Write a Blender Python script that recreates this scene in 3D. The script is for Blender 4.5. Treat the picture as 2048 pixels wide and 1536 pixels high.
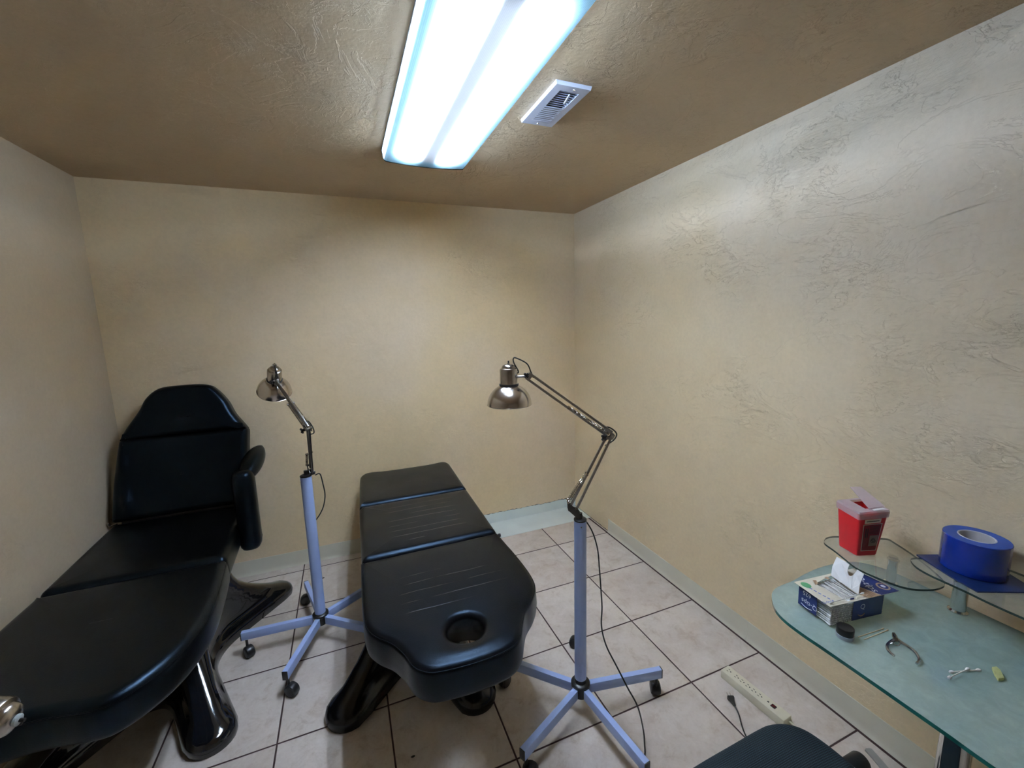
import bpy, bmesh, math, random
from mathutils import Vector, Matrix, noise

# ------------------------------------------------------------ clear, camera, world, exposure
for o in list(bpy.data.objects): bpy.data.objects.remove(o)
S = bpy.context.scene
COL = S.collection
EYE = Vector((0, 0, 1.6))
FPX = 840.96
CR = Vector((0.92776, -0.37223, -0.02662)).normalized()
CU = Vector((0.08167, 0.13293, 0.98775))
CF = Vector((0.36413, 0.91857, -0.15373)).normalized()
CU = CR.cross(CF).normalized()
cam = bpy.data.cameras.new('camera')
cam.sensor_width = 36.0
cam.lens = FPX / 2048 * 36
cam.clip_start = 0.02
co = bpy.data.objects.new('camera', cam); COL.objects.link(co)
co.matrix_world = Matrix(((CR.x, CU.x, -CF.x, EYE.x), (CR.y, CU.y, -CF.y, EYE.y), (CR.z, CU.z, -CF.z, EYE.z), (0, 0, 0, 1)))
S.camera = co
w = bpy.data.worlds.new('world'); S.world = w; w.use_nodes = True
w.node_tree.nodes['Background'].inputs[0].default_value = (0.02, 0.02, 0.025, 1)
w.node_tree.nodes['Background'].inputs[1].default_value = 0.2
S.view_settings.view_transform = 'Standard'; S.view_settings.look = 'None'
S.view_settings.exposure = 2.10; S.view_settings.gamma = 1.0; S.view_settings.use_curve_mapping = False
TUBE_POWER = 70.0
LIGHT = (0.67, 0.80, 1.0)

# room
XL, XR, YB, ZC = -1.2225, 1.7336, 2.9766, 2.384
YF = -1.35
TS, TY0, TX0 = 0.41537, 2.8915, 1.2972
R3 = random.Random(7)

def ray(px, py):
    return CF + CR * ((px - 1024) / FPX) - CU * ((py - 768) / FPX)
def at(px, py, **k):
    """point of the room seen at a place of the survey photograph, on a plane x=, y= or z="""
    (a, v), = k.items(); i = 'xyz'.index(a)
    d = ray(px, py); t = (v - EYE[i]) / d[i]
    return EYE + d * t
def at_plane(px, py, p0, n):
    d = ray(px, py); return EYE + d * ((Vector(p0) - EYE).dot(n) / d.dot(n))

# ------------------------------------------------------------ material helpers
def NT(name):
    m = bpy.data.materials.new(name); m.use_nodes = True
    nt = m.node_tree; return m, nt, nt.nodes['Principled BSDF'], nt.nodes['Material Output']
def nd(nt, t, **k):
    n = nt.nodes.new(t)
    for a, b in k.items(): setattr(n, a, b)
    return n
def link(nt, a, b): nt.links.new(a, b)
def math_(nt, op, a, b=None, c=None):
    n = nd(nt, 'ShaderNodeMath', operation=op)
    for i, v in enumerate((a, b, c)):
        if v is None: continue
        if isinstance(v, (int, float)): n.inputs[i].default_value = v
        else: link(nt, v, n.inputs[i])
    return n.outputs[0]
def noise_(nt, vec, scale, detail=3, rough=.5, dist=0):
    n = nd(nt, 'ShaderNodeTexNoise'); n.inputs['Scale'].default_value = scale
    n.inputs['Detail'].default_value = detail; n.inputs['Roughness'].default_value = rough
    n.inputs['Distortion'].default_value = dist
    link(nt, vec, n.inputs['Vector']); return n.outputs['Fac']
def ramp(nt, v, stops):
    n = nd(nt, 'ShaderNodeValToRGB'); link(nt, v, n.inputs[0])
    e = n.color_ramp.elements
    while len(e) < len(stops): e.new(.5)
    for i, (p, c) in enumerate(stops):
        e[i].position = p; e[i].color = (c, c, c, 1) if isinstance(c, (int, float)) else (*c, 1)
    return n.outputs[0]
def mapr(nt, v, a, b, c=0, d=1, smooth=True):
    n = nd(nt, 'ShaderNodeMapRange'); n.interpolation_type = 'SMOOTHSTEP' if smooth else 'LINEAR'
    link(nt, v, n.inputs[0])
    for i, x in enumerate((a, b, c, d)): n.inputs[i + 1].default_value = x
    return n.outputs[0]
def mix(nt, f, a, b):
    n = nd(nt, 'ShaderNodeMix', data_type='RGBA')
    for s, v in ((0, f), (6, a), (7, b)):
        if isinstance(v, (int, float)): n.inputs[s].default_value = v
        elif isinstance(v, tuple): n.inputs[s].default_value = (*v, 1)
        else: link(nt, v, n.inputs[s])
    return n.outputs[2]
def bump(nt, h, dist, strength=1.0, normal=None):
    n = nd(nt, 'ShaderNodeBump'); n.inputs['Distance'].default_value = dist
    n.inputs['Strength'].default_value = strength; link(nt, h, n.inputs['Height'])
    if normal is not None: link(nt, normal, n.inputs['Normal'])
    return n.outputs[0]
def mapped(nt, scale=(1, 1, 1), rot=(0, 0, 0)):
    tc = nd(nt, 'ShaderNodeTexCoord'); mp = nd(nt, 'ShaderNodeMapping')
    mp.inputs['Scale'].default_value = scale; mp.inputs['Rotation'].default_value = rot
    link(nt, tc.outputs['Object'], mp.inputs['Vector']); return mp.outputs[0]

def simple(name, col, rough=.5, metal=0., spec=.5, var=.06, nscale=30, bumpd=0., coat=0., bscale=None):
    m, nt, p, out = NT(name)
    v = mapped(nt); n = noise_(nt, v, nscale, 3)
    c2 = tuple(max(0, x * (1 - var * 3)) for x in col)
    c = mix(nt, n, c2, tuple(min(1, x * (1 + var)) for x in col))
    link(nt, c, p.inputs['Base Color'])
    p.inputs['Roughness'].default_value = rough; p.inputs['Metallic'].default_value = metal
    p.inputs['Specular IOR Level'].default_value = spec
    p.inputs['Coat Weight'].default_value = coat
    if bumpd:
        link(nt, bump(nt, noise_(nt, v, bscale or nscale * 4, 4), bumpd), p.inputs['Normal'])
    return m

def plaster(name, ca, cb, dist, stretch, ridge=.35, zone=False):
    """hand trowelled plaster: smooth flats, broken ridges where the trowel lifted, colour drifting between two tones"""
    m, nt, p, out = NT(name)
    v = mapped(nt)
    big = noise_(nt, v, .9, 3, .5, .3)
    fine = noise_(nt, v, 60, 4, .6)
    mid = noise_(nt, v, 6, 5, .6, .6)
    if zone:     # cooler light high on the near part of the wall, painted in as a greyer colour
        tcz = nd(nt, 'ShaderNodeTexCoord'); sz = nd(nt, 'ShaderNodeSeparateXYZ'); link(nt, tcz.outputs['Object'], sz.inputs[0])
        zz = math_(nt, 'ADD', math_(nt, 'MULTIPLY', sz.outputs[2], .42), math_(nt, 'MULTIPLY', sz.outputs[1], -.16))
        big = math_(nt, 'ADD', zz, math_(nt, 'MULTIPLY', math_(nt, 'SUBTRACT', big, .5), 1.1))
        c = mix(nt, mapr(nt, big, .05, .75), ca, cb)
    else: c = mix(nt, mapr(nt, big, .36, .64), ca, cb)
    c = mix(nt, mapr(nt, mid, .3, .75, 0, .24), c, tuple(x * .84 for x in ca))
    c = mix(nt, mapr(nt, fine, .35, .7, 0, .12), c, tuple(x * .6 for x in ca))
    link(nt, c, p.inputs['Base Color'])
    p.inputs['Roughness'].default_value = .62
    vs = mapped(nt, stretch, (.35, .3, .25))
    a = noise_(nt, vs, 4.0, 8, .66, 1.6)
    step = mapr(nt, a, .49, .515)                     # edge of a trowel pass
    a2 = noise_(nt, vs, 9.5, 7, .68, 1.2)
    step2 = mapr(nt, a2, .555, .57)
    patch = mapr(nt, noise_(nt, v, 3.0, 3, .5, .4), .42, .62)
    drag = noise_(nt, mapped(nt, (stretch[0] * 2.2, stretch[1] * 2.2, stretch[2] * 7), (.2, .15, .1)), 20, 6, .72, .5)
    h = math_(nt, 'MULTIPLY', step, .4 * ridge)
    h = math_(nt, 'ADD', h, math_(nt, 'MULTIPLY', math_(nt, 'MULTIPLY', step2, patch), .9 * ridge))
    h = math_(nt, 'ADD', h, math_(nt, 'MULTIPLY', math_(nt, 'MULTIPLY', drag, patch), 1.1))
    h = math_(nt, 'ADD', h, math_(nt, 'MULTIPLY', fine, .35))
    h = math_(nt, 'ADD', h, math_(nt, 'MULTIPLY', mid, .6))
    link(nt, bump(nt, h, dist), p.inputs['Normal'])
    return m

M = {}
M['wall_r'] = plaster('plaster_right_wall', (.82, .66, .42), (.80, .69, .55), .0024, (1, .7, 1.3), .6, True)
M['wall_b'] = plaster('plaster_back_wall', (.82, .64, .38), (.79, .64, .45), .0018, (.8, 1, 1.3), .5)
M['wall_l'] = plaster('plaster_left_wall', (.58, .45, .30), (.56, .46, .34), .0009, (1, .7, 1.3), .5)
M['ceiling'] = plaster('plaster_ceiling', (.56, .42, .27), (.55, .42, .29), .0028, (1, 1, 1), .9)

def floor_mat():
    m, nt, p, out = NT('ceramic_floor_tiles')
    tc = nd(nt, 'ShaderNodeTexCoord'); sx = nd(nt, 'ShaderNodeSeparateXYZ'); link(nt, tc.outputs['Object'], sx.inputs[0])
    ds, cells = [], []
    for i, o0 in ((0, TX0), (1, TY0)):
        u = math_(nt, 'DIVIDE', math_(nt, 'SUBTRACT', sx.outputs[i], o0), TS)
        cells.append(math_(nt, 'FLOOR', u))
        f = math_(nt, 'ABSOLUTE', math_(nt, 'SUBTRACT', math_(nt, 'FRACT', math_(nt, 'ADD', u, .5)), .5))
        ds.append(math_(nt, 'MULTIPLY', f, TS))
    d = math_(nt, 'MINIMUM', ds[0], ds[1])
    gw = math_(nt, 'SUBTRACT', math_(nt, 'ABSOLUTE', math_(nt, 'SUBTRACT', sx.outputs[0], XR - .018)), .0035)
    d = math_(nt, 'MINIMUM', d, gw)
    wob = noise_(nt, tc.outputs['Object'], 9, 2)
    d = math_(nt, 'ADD', d, math_(nt, 'MULTIPLY', math_(nt, 'SUBTRACT', wob, .5), .0016))
    mask = mapr(nt, d, .0026, .0040)          # 0 in the grout, 1 on the tile
    wn = nd(nt, 'ShaderNodeTexWhiteNoise', noise_dimensions='2D'); cb = nd(nt, 'ShaderNodeCombineXYZ')
    link(nt, cells[0], cb.inputs[0]); link(nt, cells[1], cb.inputs[1]); link(nt, cb.outputs[0], wn.inputs['Vector'])
    add = nd(nt, 'ShaderNodeVectorMath', operation='MULTIPLY_ADD'); link(nt, wn.outputs['Color'], add.inputs[0])
    add.inputs[1].default_value = (7, 7, 7); link(nt, tc.outputs['Object'], add.inputs[2])
    v = add.outputs[0]
    a = noise_(nt, v, 3.2, 6, .6, .6); b = noise_(nt, v, 13, 8, .74, .5); c_ = noise_(nt, v, 90, 3, .6)
    c = mix(nt, mapr(nt, a, .35, .66), (.74, .66, .585), (.63, .55, .485))
    c = mix(nt, mapr(nt, b, .48, .72, 0, .75), c, (.47, .36, .27))
    c = mix(nt, mapr(nt, b, .30, .48, .7, 0), c, (.78, .71, .65))
    c = mix(nt, mapr(nt, c_, .3, .8, 0, .12), c, (.3, .25, .2))
    hue = mix(nt, mapr(nt, wn.outputs['Value'], 0, 1, 0, .25, False), c, (.47, .36, .27))
    g = mix(nt, noise_(nt, tc.outputs['Object'], 2.0, 3), (.040, .014, .013), (.070, .036, .032))
    link(nt, mix(nt, mask, g, hue), p.inputs['Base Color'])
    r = mapr(nt, mask, 0, 1, .9, .42, False); link(nt, r, p.inputs['Roughness'])
    h = math_(nt, 'ADD', mapr(nt, d, .001, .006), math_(nt, 'MULTIPLY', b, .12))
    link(nt, bump(nt, h, .0018), p.inputs['Normal'])
    return m
M['floor'] = floor_mat()

def vinyl(name, col, rough, lines=None, spec=.5):
    m, nt, p, out = NT(name)
    v = mapped(nt)
    n = noise_(nt, v, 5, 4, .6)
    c = mix(nt, n, tuple(x * .7 for x in col), tuple(x * 1.5 for x in col))
    h = math_(nt, 'MULTIPLY', noise_(nt, v, 260, 3, .6), .25)
    if lines:
        tc = nd(nt, 'ShaderNodeTexCoord'); sx = nd(nt, 'ShaderNodeSeparateXYZ'); link(nt, tc.outputs['Object'], sx.inputs[0])
        X, Y = sx.outputs[0], sx.outputs[1]
        tot = None
        for (x0, x1, y0, y1, pitch, wd, amp) in lines:
            wv = math_(nt, 'MULTIPLY', math_(nt, 'SUBTRACT', noise_(nt, v, 4, 2), .5), .03)
            u = math_(nt, 'DIVIDE', math_(nt, 'SUBTRACT', math_(nt, 'ADD', Y, wv), y0), pitch)
            f = math_(nt, 'ABSOLUTE', math_(nt, 'SUBTRACT', math_(nt, 'FRACT', u), .5))
            ln = mapr(nt, f, .5 - wd / pitch, .5 - wd / pitch * .3)
            bx = math_(nt, 'MULTIPLY', mapr(nt, X, x0, x0 + .05), mapr(nt, X, x1 - .05, x1, 1, 0))
            by = math_(nt, 'MULTIPLY', mapr(nt, Y, y0, y0 + .005), mapr(nt, Y, y1 - .005, y1, 1, 0))
            brk = mapr(nt, noise_(nt, mapped(nt, (1, 3.5, 1)), 7, 3), .38, .55)
            g = math_(nt, 'MULTIPLY', math_(nt, 'MULTIPLY', ln, bx), math_(nt, 'MULTIPLY', math_(nt, 'MULTIPLY', by, brk), amp))
            tot = g if tot is None else math_(nt, 'MAXIMUM', tot, g)
        c = mix(nt, tot, c, (.12, .10, .085))
        h = math_(nt, 'SUBTRACT', h, tot)
    link(nt, c, p.inputs['Base Color'])
    rr = mapr(nt, noise_(nt, v, 7, 3), .3, .7, rough - .02, rough + .05, False)
    link(nt, rr, p.inputs['Roughness'])
    p.inputs['Specular IOR Level'].default_value = spec; p.inputs['Specular Tint'].default_value = (.42, .68, 1, 1)
    wr = noise_(nt, mapped(nt, (1, .35, 1)), 9, 3, .5, .4)
    h = math_(nt, 'ADD', h, math_(nt, 'MULTIPLY', wr, .7))
    link(nt, bump(nt, h, .0011), p.inputs['Normal'])
    return m
M['vinyl'] = vinyl('black_vinyl', (.0007, .0007, .0008), .315, None, .27)
M['vinyl_worn'] = vinyl('worn_black_vinyl', (.0026, .0020, .0020), .325,
    [(-.17, .22, -.15, .29, .055, .0022, .8), (-.19, .24, -.66, -.41, .055, .0022, .42)], .22)
M['gloss'] = simple('gloss_black_plastic', (.006, .006, .007), .10, 0, .6, .05, 6, coat=.4)
M['gloss_dull'] = simple('satin_black_plastic', (.005, .005, .0055), .22, 0, .4, .05, 6)
M['blackplastic'] = simple('black_plastic', (.012, .012, .013), .38, bumpd=.0002, nscale=40)
M['rubber'] = simple('black_rubber', (.010, .010, .010), .6)
M['frame'] = simple('black_painted_steel', (.015, .015, .016), .4)
M['standpaint'] = simple('pale_stand_paint', (.43, .56, .93), .33, 0, .5, .03, 12)
M['vent'] = simple('white_enamel', (.66, .70, .86), .35, 0, .5, .03, 12)
M['duct'] = simple('duct_dark', (.02, .018, .02), .7)
M['chrome'] = simple('brushed_nickel', (.50, .455, .41), .24, 1.0, .5, .10, 60)
M['shadechrome'] = simple('spun_nickel_shade', (.66, .60, .55), .20, 1.0, .5, .08, 25)
M['arm'] = simple('steel_tube', (.42, .39, .36), .30, 1.0, .5, .10, 50)
M['polished'] = simple('polished_chrome', (.75, .74, .73), .08, 1.0)
M['darkmetal'] = simple('dark_metal', (.10, .095, .09), .35, 1.0)
M['screw'] = simple('screw_steel', (.7, .7, .7), .2, 1.0)
M['baseboard'] = simple('vinyl_baseboard', (.70, .66, .53), .45, 0, .4, .05, 4, bumpd=.0006, bscale=15)
M['filler'] = simple('grey_blue_filler', (.80, .86, .82), .7, 0, .3, .06, 5, bumpd=.0012, bscale=18)
M['crack'] = simple('raw_wall_edge', (.05, .035, .025), .9)
M['cable'] = simple('black_cable', (.008, .008, .008), .45)
M['powerstrip'] = simple('cream_plastic', (.74, .68, .52), .4, 0, .5, .02)
M['lever'] = simple('grey_satin_lever', (.40, .37, .33), .4)
M['slot'] = simple('socket_slot_dark', (.02, .018, .018), .6)
M['redswitch'] = simple('red_switch', (.10, .008, .01), .25)
M['pad'] = simple('pale_grey_button', (.40, .44, .46), .4)
M['red'] = simple('red_plastic', (.62, .012, .018), .34, 0, .5, .05, 10)
M['redlabel'] = simple('dark_red_label', (.20, .006, .010), .4)
M['labelwhite'] = simple('label_cream', (.68, .60, .48), .5)
M['labelblack'] = simple('label_print', (.02, .012, .012), .5)
M['labelgrey'] = simple('label_grey_red', (.26, .18, .14), .5)
M['blue'] = simple('blue_film_roll', (.003, .022, .26), .16, 0, .5, .05, 6, coat=.3)
M['bluetop'] = simple('blue_film_edge', (.02, .07, .34), .5, 0, .4, .05, 60)
M['core'] = simple('white_card_core', (.62, .60, .62), .6)
M['navyfilm'] = simple('navy_film', (.007, .018, .09), .3)
M['card'] = simple('cream_card', (.74, .68, .55), .55, 0, .4, .03)
M['flap'] = simple('white_card', (.80, .79, .78), .55, 0, .4, .02)
M['navy'] = simple('navy_print', (.014, .030, .15), .4)
M['printtan'] = simple('tan_print', (.50, .33, .20), .5)
M['printbrown'] = simple('brown_print', (.16, .09, .06), .5)
M['printgreen'] = simple('green_print', (.10, .38, .16), .5)
M['printblue'] = simple('blue_print', (.06, .13, .50), .5)
M['printwhite'] = simple('white_print', (.8, .8, .8), .5)
M['cotton'] = simple('white_cotton', (.88, .88, .87), .9, 0, .2, .03, 90, bumpd=.0006)
M['stick'] = simple('pale_wood_stick', (.66, .52, .33), .6)
M['paperstick'] = simple('white_paper_stick', (.86, .83, .78), .6)
M['foam'] = simple('pale_yellow_sponge', (.55, .56, .26), .9, 0, .2, .1, 120, bumpd=.001)
M['steel'] = simple('nipper_steel', (.52, .54, .58), .22, 1.0)
M['cork'] = simple('debris_dark', (.02, .015, .012), .8)

def fabric_mat():
    m, nt, p, out = NT('woven_teal_black_fabric')
    tc = nd(nt, 'ShaderNodeTexCoord'); sx = nd(nt, 'ShaderNodeSeparateXYZ'); link(nt, tc.outputs['Object'], sx.inputs[0])
    fx = math_(nt, 'FRACT', math_(nt, 'MULTIPLY', math_(nt, 'ADD', sx.outputs[0], math_(nt, 'MULTIPLY', sx.outputs[1], .5)), 170))
    fy = math_(nt, 'FRACT', math_(nt, 'MULTIPLY', sx.outputs[1], 210))
    g = math_(nt, 'MULTIPLY', mapr(nt, fx, .15, .45), mapr(nt, fy, .25, .55))
    c = mix(nt, g, (.009, .010, .012), (.022, .040, .048))
    link(nt, c, p.inputs['Base Color']); p.inputs['Roughness'].default_value = .85
    p.inputs['Specular IOR Level'].default_value = .2
    link(nt, bump(nt, g, .0008), p.inputs['Normal']); return m
M['fabric'] = fabric_mat()

def front_fresnel(nt, ior):
    fr = nd(nt, 'ShaderNodeFresnel'); fr.inputs['IOR'].default_value = ior
    g = nd(nt, 'ShaderNodeNewGeometry')
    return math_(nt, 'MULTIPLY', fr.outputs[0], math_(nt, 'SUBTRACT', 1.0, g.outputs['Backfacing']))
def glass_face(name, tint, veil=(.42, .52, .50), amt=(.07, .14), ior=1.5):
    m, nt, p, out = NT(name); nt.nodes.remove(p)
    v = mapped(nt)
    t = nd(nt, 'ShaderNodeBsdfTransparent'); g = nd(nt, 'ShaderNodeBsdfGlossy'); g.inputs['Roughness'].default_value = .012
    g.inputs['Color'].default_value = (1, 1, 1, 1)
    link(nt, mix(nt, mapr(nt, noise_(nt, v, 14, 4, .6, .8), .35, .75, 0, .5), tint, tuple(x * .93 for x in tint)), t.inputs['Color'])
    df = nd(nt, 'ShaderNodeBsdfDiffuse'); df.inputs['Color'].default_value = (*veil, 1)
    mx0 = nd(nt, 'ShaderNodeMixShader'); link(nt, mapr(nt, noise_(nt, v, 22, 5, .7, .6), .3, .8, *amt), mx0.inputs[0])
    link(nt, t.outputs[0], mx0.inputs[1]); link(nt, df.outputs[0], mx0.inputs[2])
    mx = nd(nt, 'ShaderNodeMixShader'); link(nt, front_fresnel(nt, ior), mx.inputs[0])
    link(nt, mx0.outputs[0], mx.inputs[1]); link(nt, g.outputs[0], mx.inputs[2]); link(nt, mx.outputs[0], out.inputs['Surface'])
    return m
M['glass'] = glass_face('frosted_tempered_glass', (.80, .90, .88), (.48, .64, .62), (.46, .58), 1.8)
M['glass_thin'] = glass_face('thin_shelf_glass', (.95, .97, .96), (.62, .68, .64), (.10, .18))
M['glassedge'] = simple('green_glass_edge', (.015, .13, .11), .12, 0, .6, .1, 10)
M['glassedge_dark'] = simple('dark_glass_edge', (.03, .055, .045), .15, 0, .6, .1, 10)

def clear_plastic(name, tint, dif, amt):
    m, nt, p, out = NT(name); nt.nodes.remove(p)
    v = mapped(nt)
    t = nd(nt, 'ShaderNodeBsdfTransparent'); t.inputs['Color'].default_value = (*tint, 1)
    d = nd(nt, 'ShaderNodeBsdfDiffuse'); link(nt, mix(nt, noise_(nt, v, 40, 3), dif, tuple(x * .9 for x in dif)), d.inputs['Color'])
    g = nd(nt, 'ShaderNodeBsdfGlossy'); g.inputs['Roughness'].default_value = .15
    a = nd(nt, 'ShaderNodeMixShader'); a.inputs[0].default_value = amt
    link(nt, t.outputs[0], a.inputs[1]); link(nt, d.outputs[0], a.inputs[2])
    b = nd(nt, 'ShaderNodeMixShader'); link(nt, front_fresnel(nt, 1.4), b.inputs[0])
    link(nt, a.outputs[0], b.inputs[1]); link(nt, g.outputs[0], b.inputs[2]); link(nt, b.outputs[0], out.inputs['Surface'])
    return m
M['lid'] = clear_plastic('frosted_lid_plastic', (.98, .90, .93), (.92, .82, .88), .45)
M['clear_jar'] = clear_plastic('clear_jar_plastic', (.85, .88, .92), (.75, .78, .86), .30)
M['clear'] = clear_plastic('clear_plastic', (.94, .95, .96), (.6, .62, .66), .07)

def emis(name, col, s):
    m, nt, p, out = NT(name); nt.nodes.remove(p)
    e = nd(nt, 'ShaderNodeEmission'); e.inputs[0].default_value = (*col, 1); e.inputs[1].default_value = s
    link(nt, e.outputs[0], out.inputs['Surface']); return m
M['tube'] = emis('fluorescent_tube_glow', LIGHT, TUBE_POWER)
def lens_mat(name, graded, T0=.5):
    """acrylic lens: clear prisms over the tubes, dimmer, bluer light towards its rims and ends painted into the tint"""
    m, nt, p, out = NT(name); nt.nodes.remove(p)
    t = nd(nt, 'ShaderNodeBsdfTransparent'); tr = nd(nt, 'ShaderNodeBsdfTranslucent')
    gl = nd(nt, 'ShaderNodeBsdfGlossy'); gl.inputs['Roughness'].default_value = .3
    tc = nd(nt, 'ShaderNodeTexCoord'); sx = nd(nt, 'ShaderNodeSeparateXYZ'); link(nt, tc.outputs['Object'], sx.inputs[0])
    a = math_(nt, 'SINE', math_(nt, 'MULTIPLY', math_(nt, 'ADD', sx.outputs[0], sx.outputs[1]), 700))
    b = math_(nt, 'SINE', math_(nt, 'MULTIPLY', math_(nt, 'SUBTRACT', sx.outputs[0], sx.outputs[1]), 700))
    h = mapr(nt, math_(nt, 'MULTIPLY', a, b), -1, 1, .55, 1.25, False)
    if graded:
        ax_ = math_(nt, 'ABSOLUTE', sx.outputs[0]); ay_ = math_(nt, 'ABSOLUTE', sx.outputs[1])
        gx = mapr(nt, ax_, .100, .190, 1, 0, False); gy = mapr(nt, ay_, .61 - .125, .61 - .02, 1, 0, False)
        g = math_(nt, 'POWER', math_(nt, 'MULTIPLY', gx, gy), 2.2)
        mid = mapr(nt, ax_, .018, .078, .012, 1)  # dim gap between the two tubes, painted in as a dip in transmission
        T = math_(nt, 'ADD', math_(nt, 'MULTIPLY', math_(nt, 'MULTIPLY', g, .95), mid), math_(nt, 'MULTIPLY', math_(nt, 'MULTIPLY', h, .042), math_(nt, 'MULTIPLY_ADD', mid, .68, .32)))
        tint = mix(nt, mapr(nt, g, 0, .35), (.52, .86, 1.0), (1, 1, 1))  # blue fall-off of the light at rims and ends, painted as tint
    else:
        T = math_(nt, 'MULTIPLY', h, T0); tint = mix(nt, 1.0, (1, 1, 1), (.85, .95, 1))
    v = nd(nt, 'ShaderNodeVectorMath', operation='SCALE'); link(nt, tint, v.inputs[0]); link(nt, T, v.inputs['Scale'])
    link(nt, v.outputs[0], t.inputs['Color']); link(nt, v.outputs[0], tr.inputs['Color'])
    m1 = nd(nt, 'ShaderNodeMixShader'); m1.inputs[0].default_value = .62 if graded else .30
    link(nt, t.outputs[0], m1.inputs[1]); link(nt, tr.outputs[0], m1.inputs[2])
    m2 = nd(nt, 'ShaderNodeMixShader'); m2.inputs[0].default_value = .04
    link(nt, m1.outputs[0], m2.inputs[1]); link(nt, gl.outputs[0], m2.inputs[2]); link(nt, m2.outputs[0], out.inputs['Surface'])
    return m
M['lens'] = lens_mat('prismatic_acrylic_lens', True)
M['lens_side'] = lens_mat('clear_side_lens', False, .52)
M['lens_end'] = lens_mat('blue_end_cap_acrylic', False, .03)
M['housing'] = simple('fixture_white_enamel', (.80, .82, .84), .5)

# ------------------------------------------------------------ object helpers
WM = {}
def thing(name, label, cat, loc=(0, 0, 0), group=None):
    o = bpy.data.objects.new(name, None); COL.objects.link(o); o.location = loc
    o.empty_display_size = .05
    o['label'] = label; o['category'] = cat
    if group: o['group'] = group
    WM[o.name] = Vector(loc); return o
def tag(o, label, cat, group=None):
    o['label'] = label; o['category'] = cat
    if group: o['group'] = group
    return o
def obj(name, bm, mats, parent=None, smooth=True, auto=40, label=None, origin=None, recalc=True):
    """bm is in room coordinates; it is stored relative to its thing's base"""
    if recalc: bmesh.ops.recalc_face_normals(bm, faces=bm.faces)
    base = WM[parent.name] if parent else Vector(origin or (0, 0, 0))
    bmesh.ops.translate(bm, verts=bm.verts, vec=-base)
    me = bpy.data.meshes.new(name); bm.to_mesh(me); bm.free()
    if not isinstance(mats, (list, tuple)): mats = [mats]
    for m in mats: me.materials.append(M[m])
    if smooth:
        me.polygons.foreach_set('use_smooth', [True] * len(me.polygons))
        try: me.set_sharp_from_angle(angle=math.radians(auto))
        except Exception: pass
    o = bpy.data.objects.new(name, me); COL.objects.link(o)
    if parent: o.parent = parent; WM[o.name] = base
    else: o.location = base; WM[o.name] = base
    if label: o['label'] = label
    return o
def struct(name, bm, mats, **k):
    o = obj(name, bm, mats, **k); o['kind'] = 'structure'; return o

def box(bm, lo, hi, bevel=0, mi=0, seg=2, mat4=None):
    lo, hi = Vector(lo), Vector(hi); c = (lo + hi) / 2; s = hi - lo
    r = bmesh.ops.create_cube(bm, size=1.0, matrix=Matrix.Translation(c) @ Matrix.Diagonal((*s, 1)))
    vs = r['verts']; fs = list({f for v in vs for f in v.link_faces})
    if bevel:
        es = list({e for f in fs for e in f.edges})
        rr = bmesh.ops.bevel(bm, geom=es, offset=bevel, segments=seg, profile=.5, affect='EDGES')
        vs = list({v for f in rr['faces'] for v in f.verts} | {v for v in vs if v.is_valid})
        fs = list({f for v in vs for f in v.link_faces})
    for f in fs: f.material_index = mi
    if mat4 is not None: bmesh.ops.transform(bm, matrix=mat4, verts=vs)
    return vs
def frame_of(d):
    d = Vector(d).normalized(); a = Vector((0, 0, 1)) if abs(d.z) < .9 else Vector((1, 0, 0))
    x = a.cross(d).normalized(); return x, d.cross(x).normalized(), d
def obox(bm, a, b, wx, wy, bevel=0, mi=0, up=None):
    """box bar from a to b, wx wide sideways, wy tall"""
    a, b = Vector(a), Vector(b); d = (b - a); L = d.length; d.normalize()
    u = Vector(up or (0, 0, 1)); x = d.cross(u).normalized(); y = x.cross(d).normalized()
    m = Matrix(((x.x, y.x, d.x, a.x), (x.y, y.y, d.y, a.y), (x.z, y.z, d.z, a.z), (0, 0, 0, 1)))
    return box(bm, (-wx / 2, -wy / 2, 0), (wx / 2, wy / 2, L), bevel, mi, mat4=m)
def cyl(bm, a, b, r, r2=None, seg=24, mi=0, cap=True):
    return lathe(bm, a, Vector(b) - Vector(a), [(r, 0), (r2 if r2 is not None else r, (Vector(b) - Vector(a)).length)], seg, mi, cap)
def lathe(bm, base, axis, prof, seg=32, mi=0, cap=True):
    x, y, d = frame_of(axis); base = Vector(base); rings = []
    for r, t in prof:
        if r < 1e-6: rings.append([bm.verts.new(base + d * t)]); continue
        rings.append([bm.verts.new(base + d * t + x * (r * math.cos(2 * math.pi * i / seg)) + y * (r * math.sin(2 * math.pi * i / seg))) for i in range(seg)])
    for A, B in zip(rings, rings[1:]):
        for i in range(seg):
            j = (i + 1) % seg
            if len(A) == 1 and len(B) == 1: continue
            if len(A) == 1: f = bm.faces.new((A[0], B[j], B[i]))
            elif len(B) == 1: f = bm.faces.new((A[i], A[j], B[0]))
            else: f = bm.faces.new((A[i], A[j], B[j], B[i]))
            f.material_index = mi
    if cap:
        for Rg in (rings[0], rings[-1]):
            if len(Rg) > 2: bm.faces.new(Rg).material_index = mi
    return rings
def spline(pts, n=8, closed=False):
    P = [Vector(p) for p in pts]; out = []; N = len(P)
    for i in range(N if closed else N - 1):
        p0 = P[(i - 1) % N] if closed or i else P[0]; p1 = P[i]; p2 = P[(i + 1) % N]
        p3 = P[(i + 2) % N] if closed or i < N - 2 else P[-1]
        for k in range(n):
            t = k / n
            out.append(.5 * ((2 * p1) + (p2 - p0) * t + (2 * p0 - 5 * p1 + 4 * p2 - p3) * t * t + (3 * p1 - p0 - 3 * p2 + p3) * t ** 3))
    if not closed: out.append(P[-1].copy())
    return out
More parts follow.
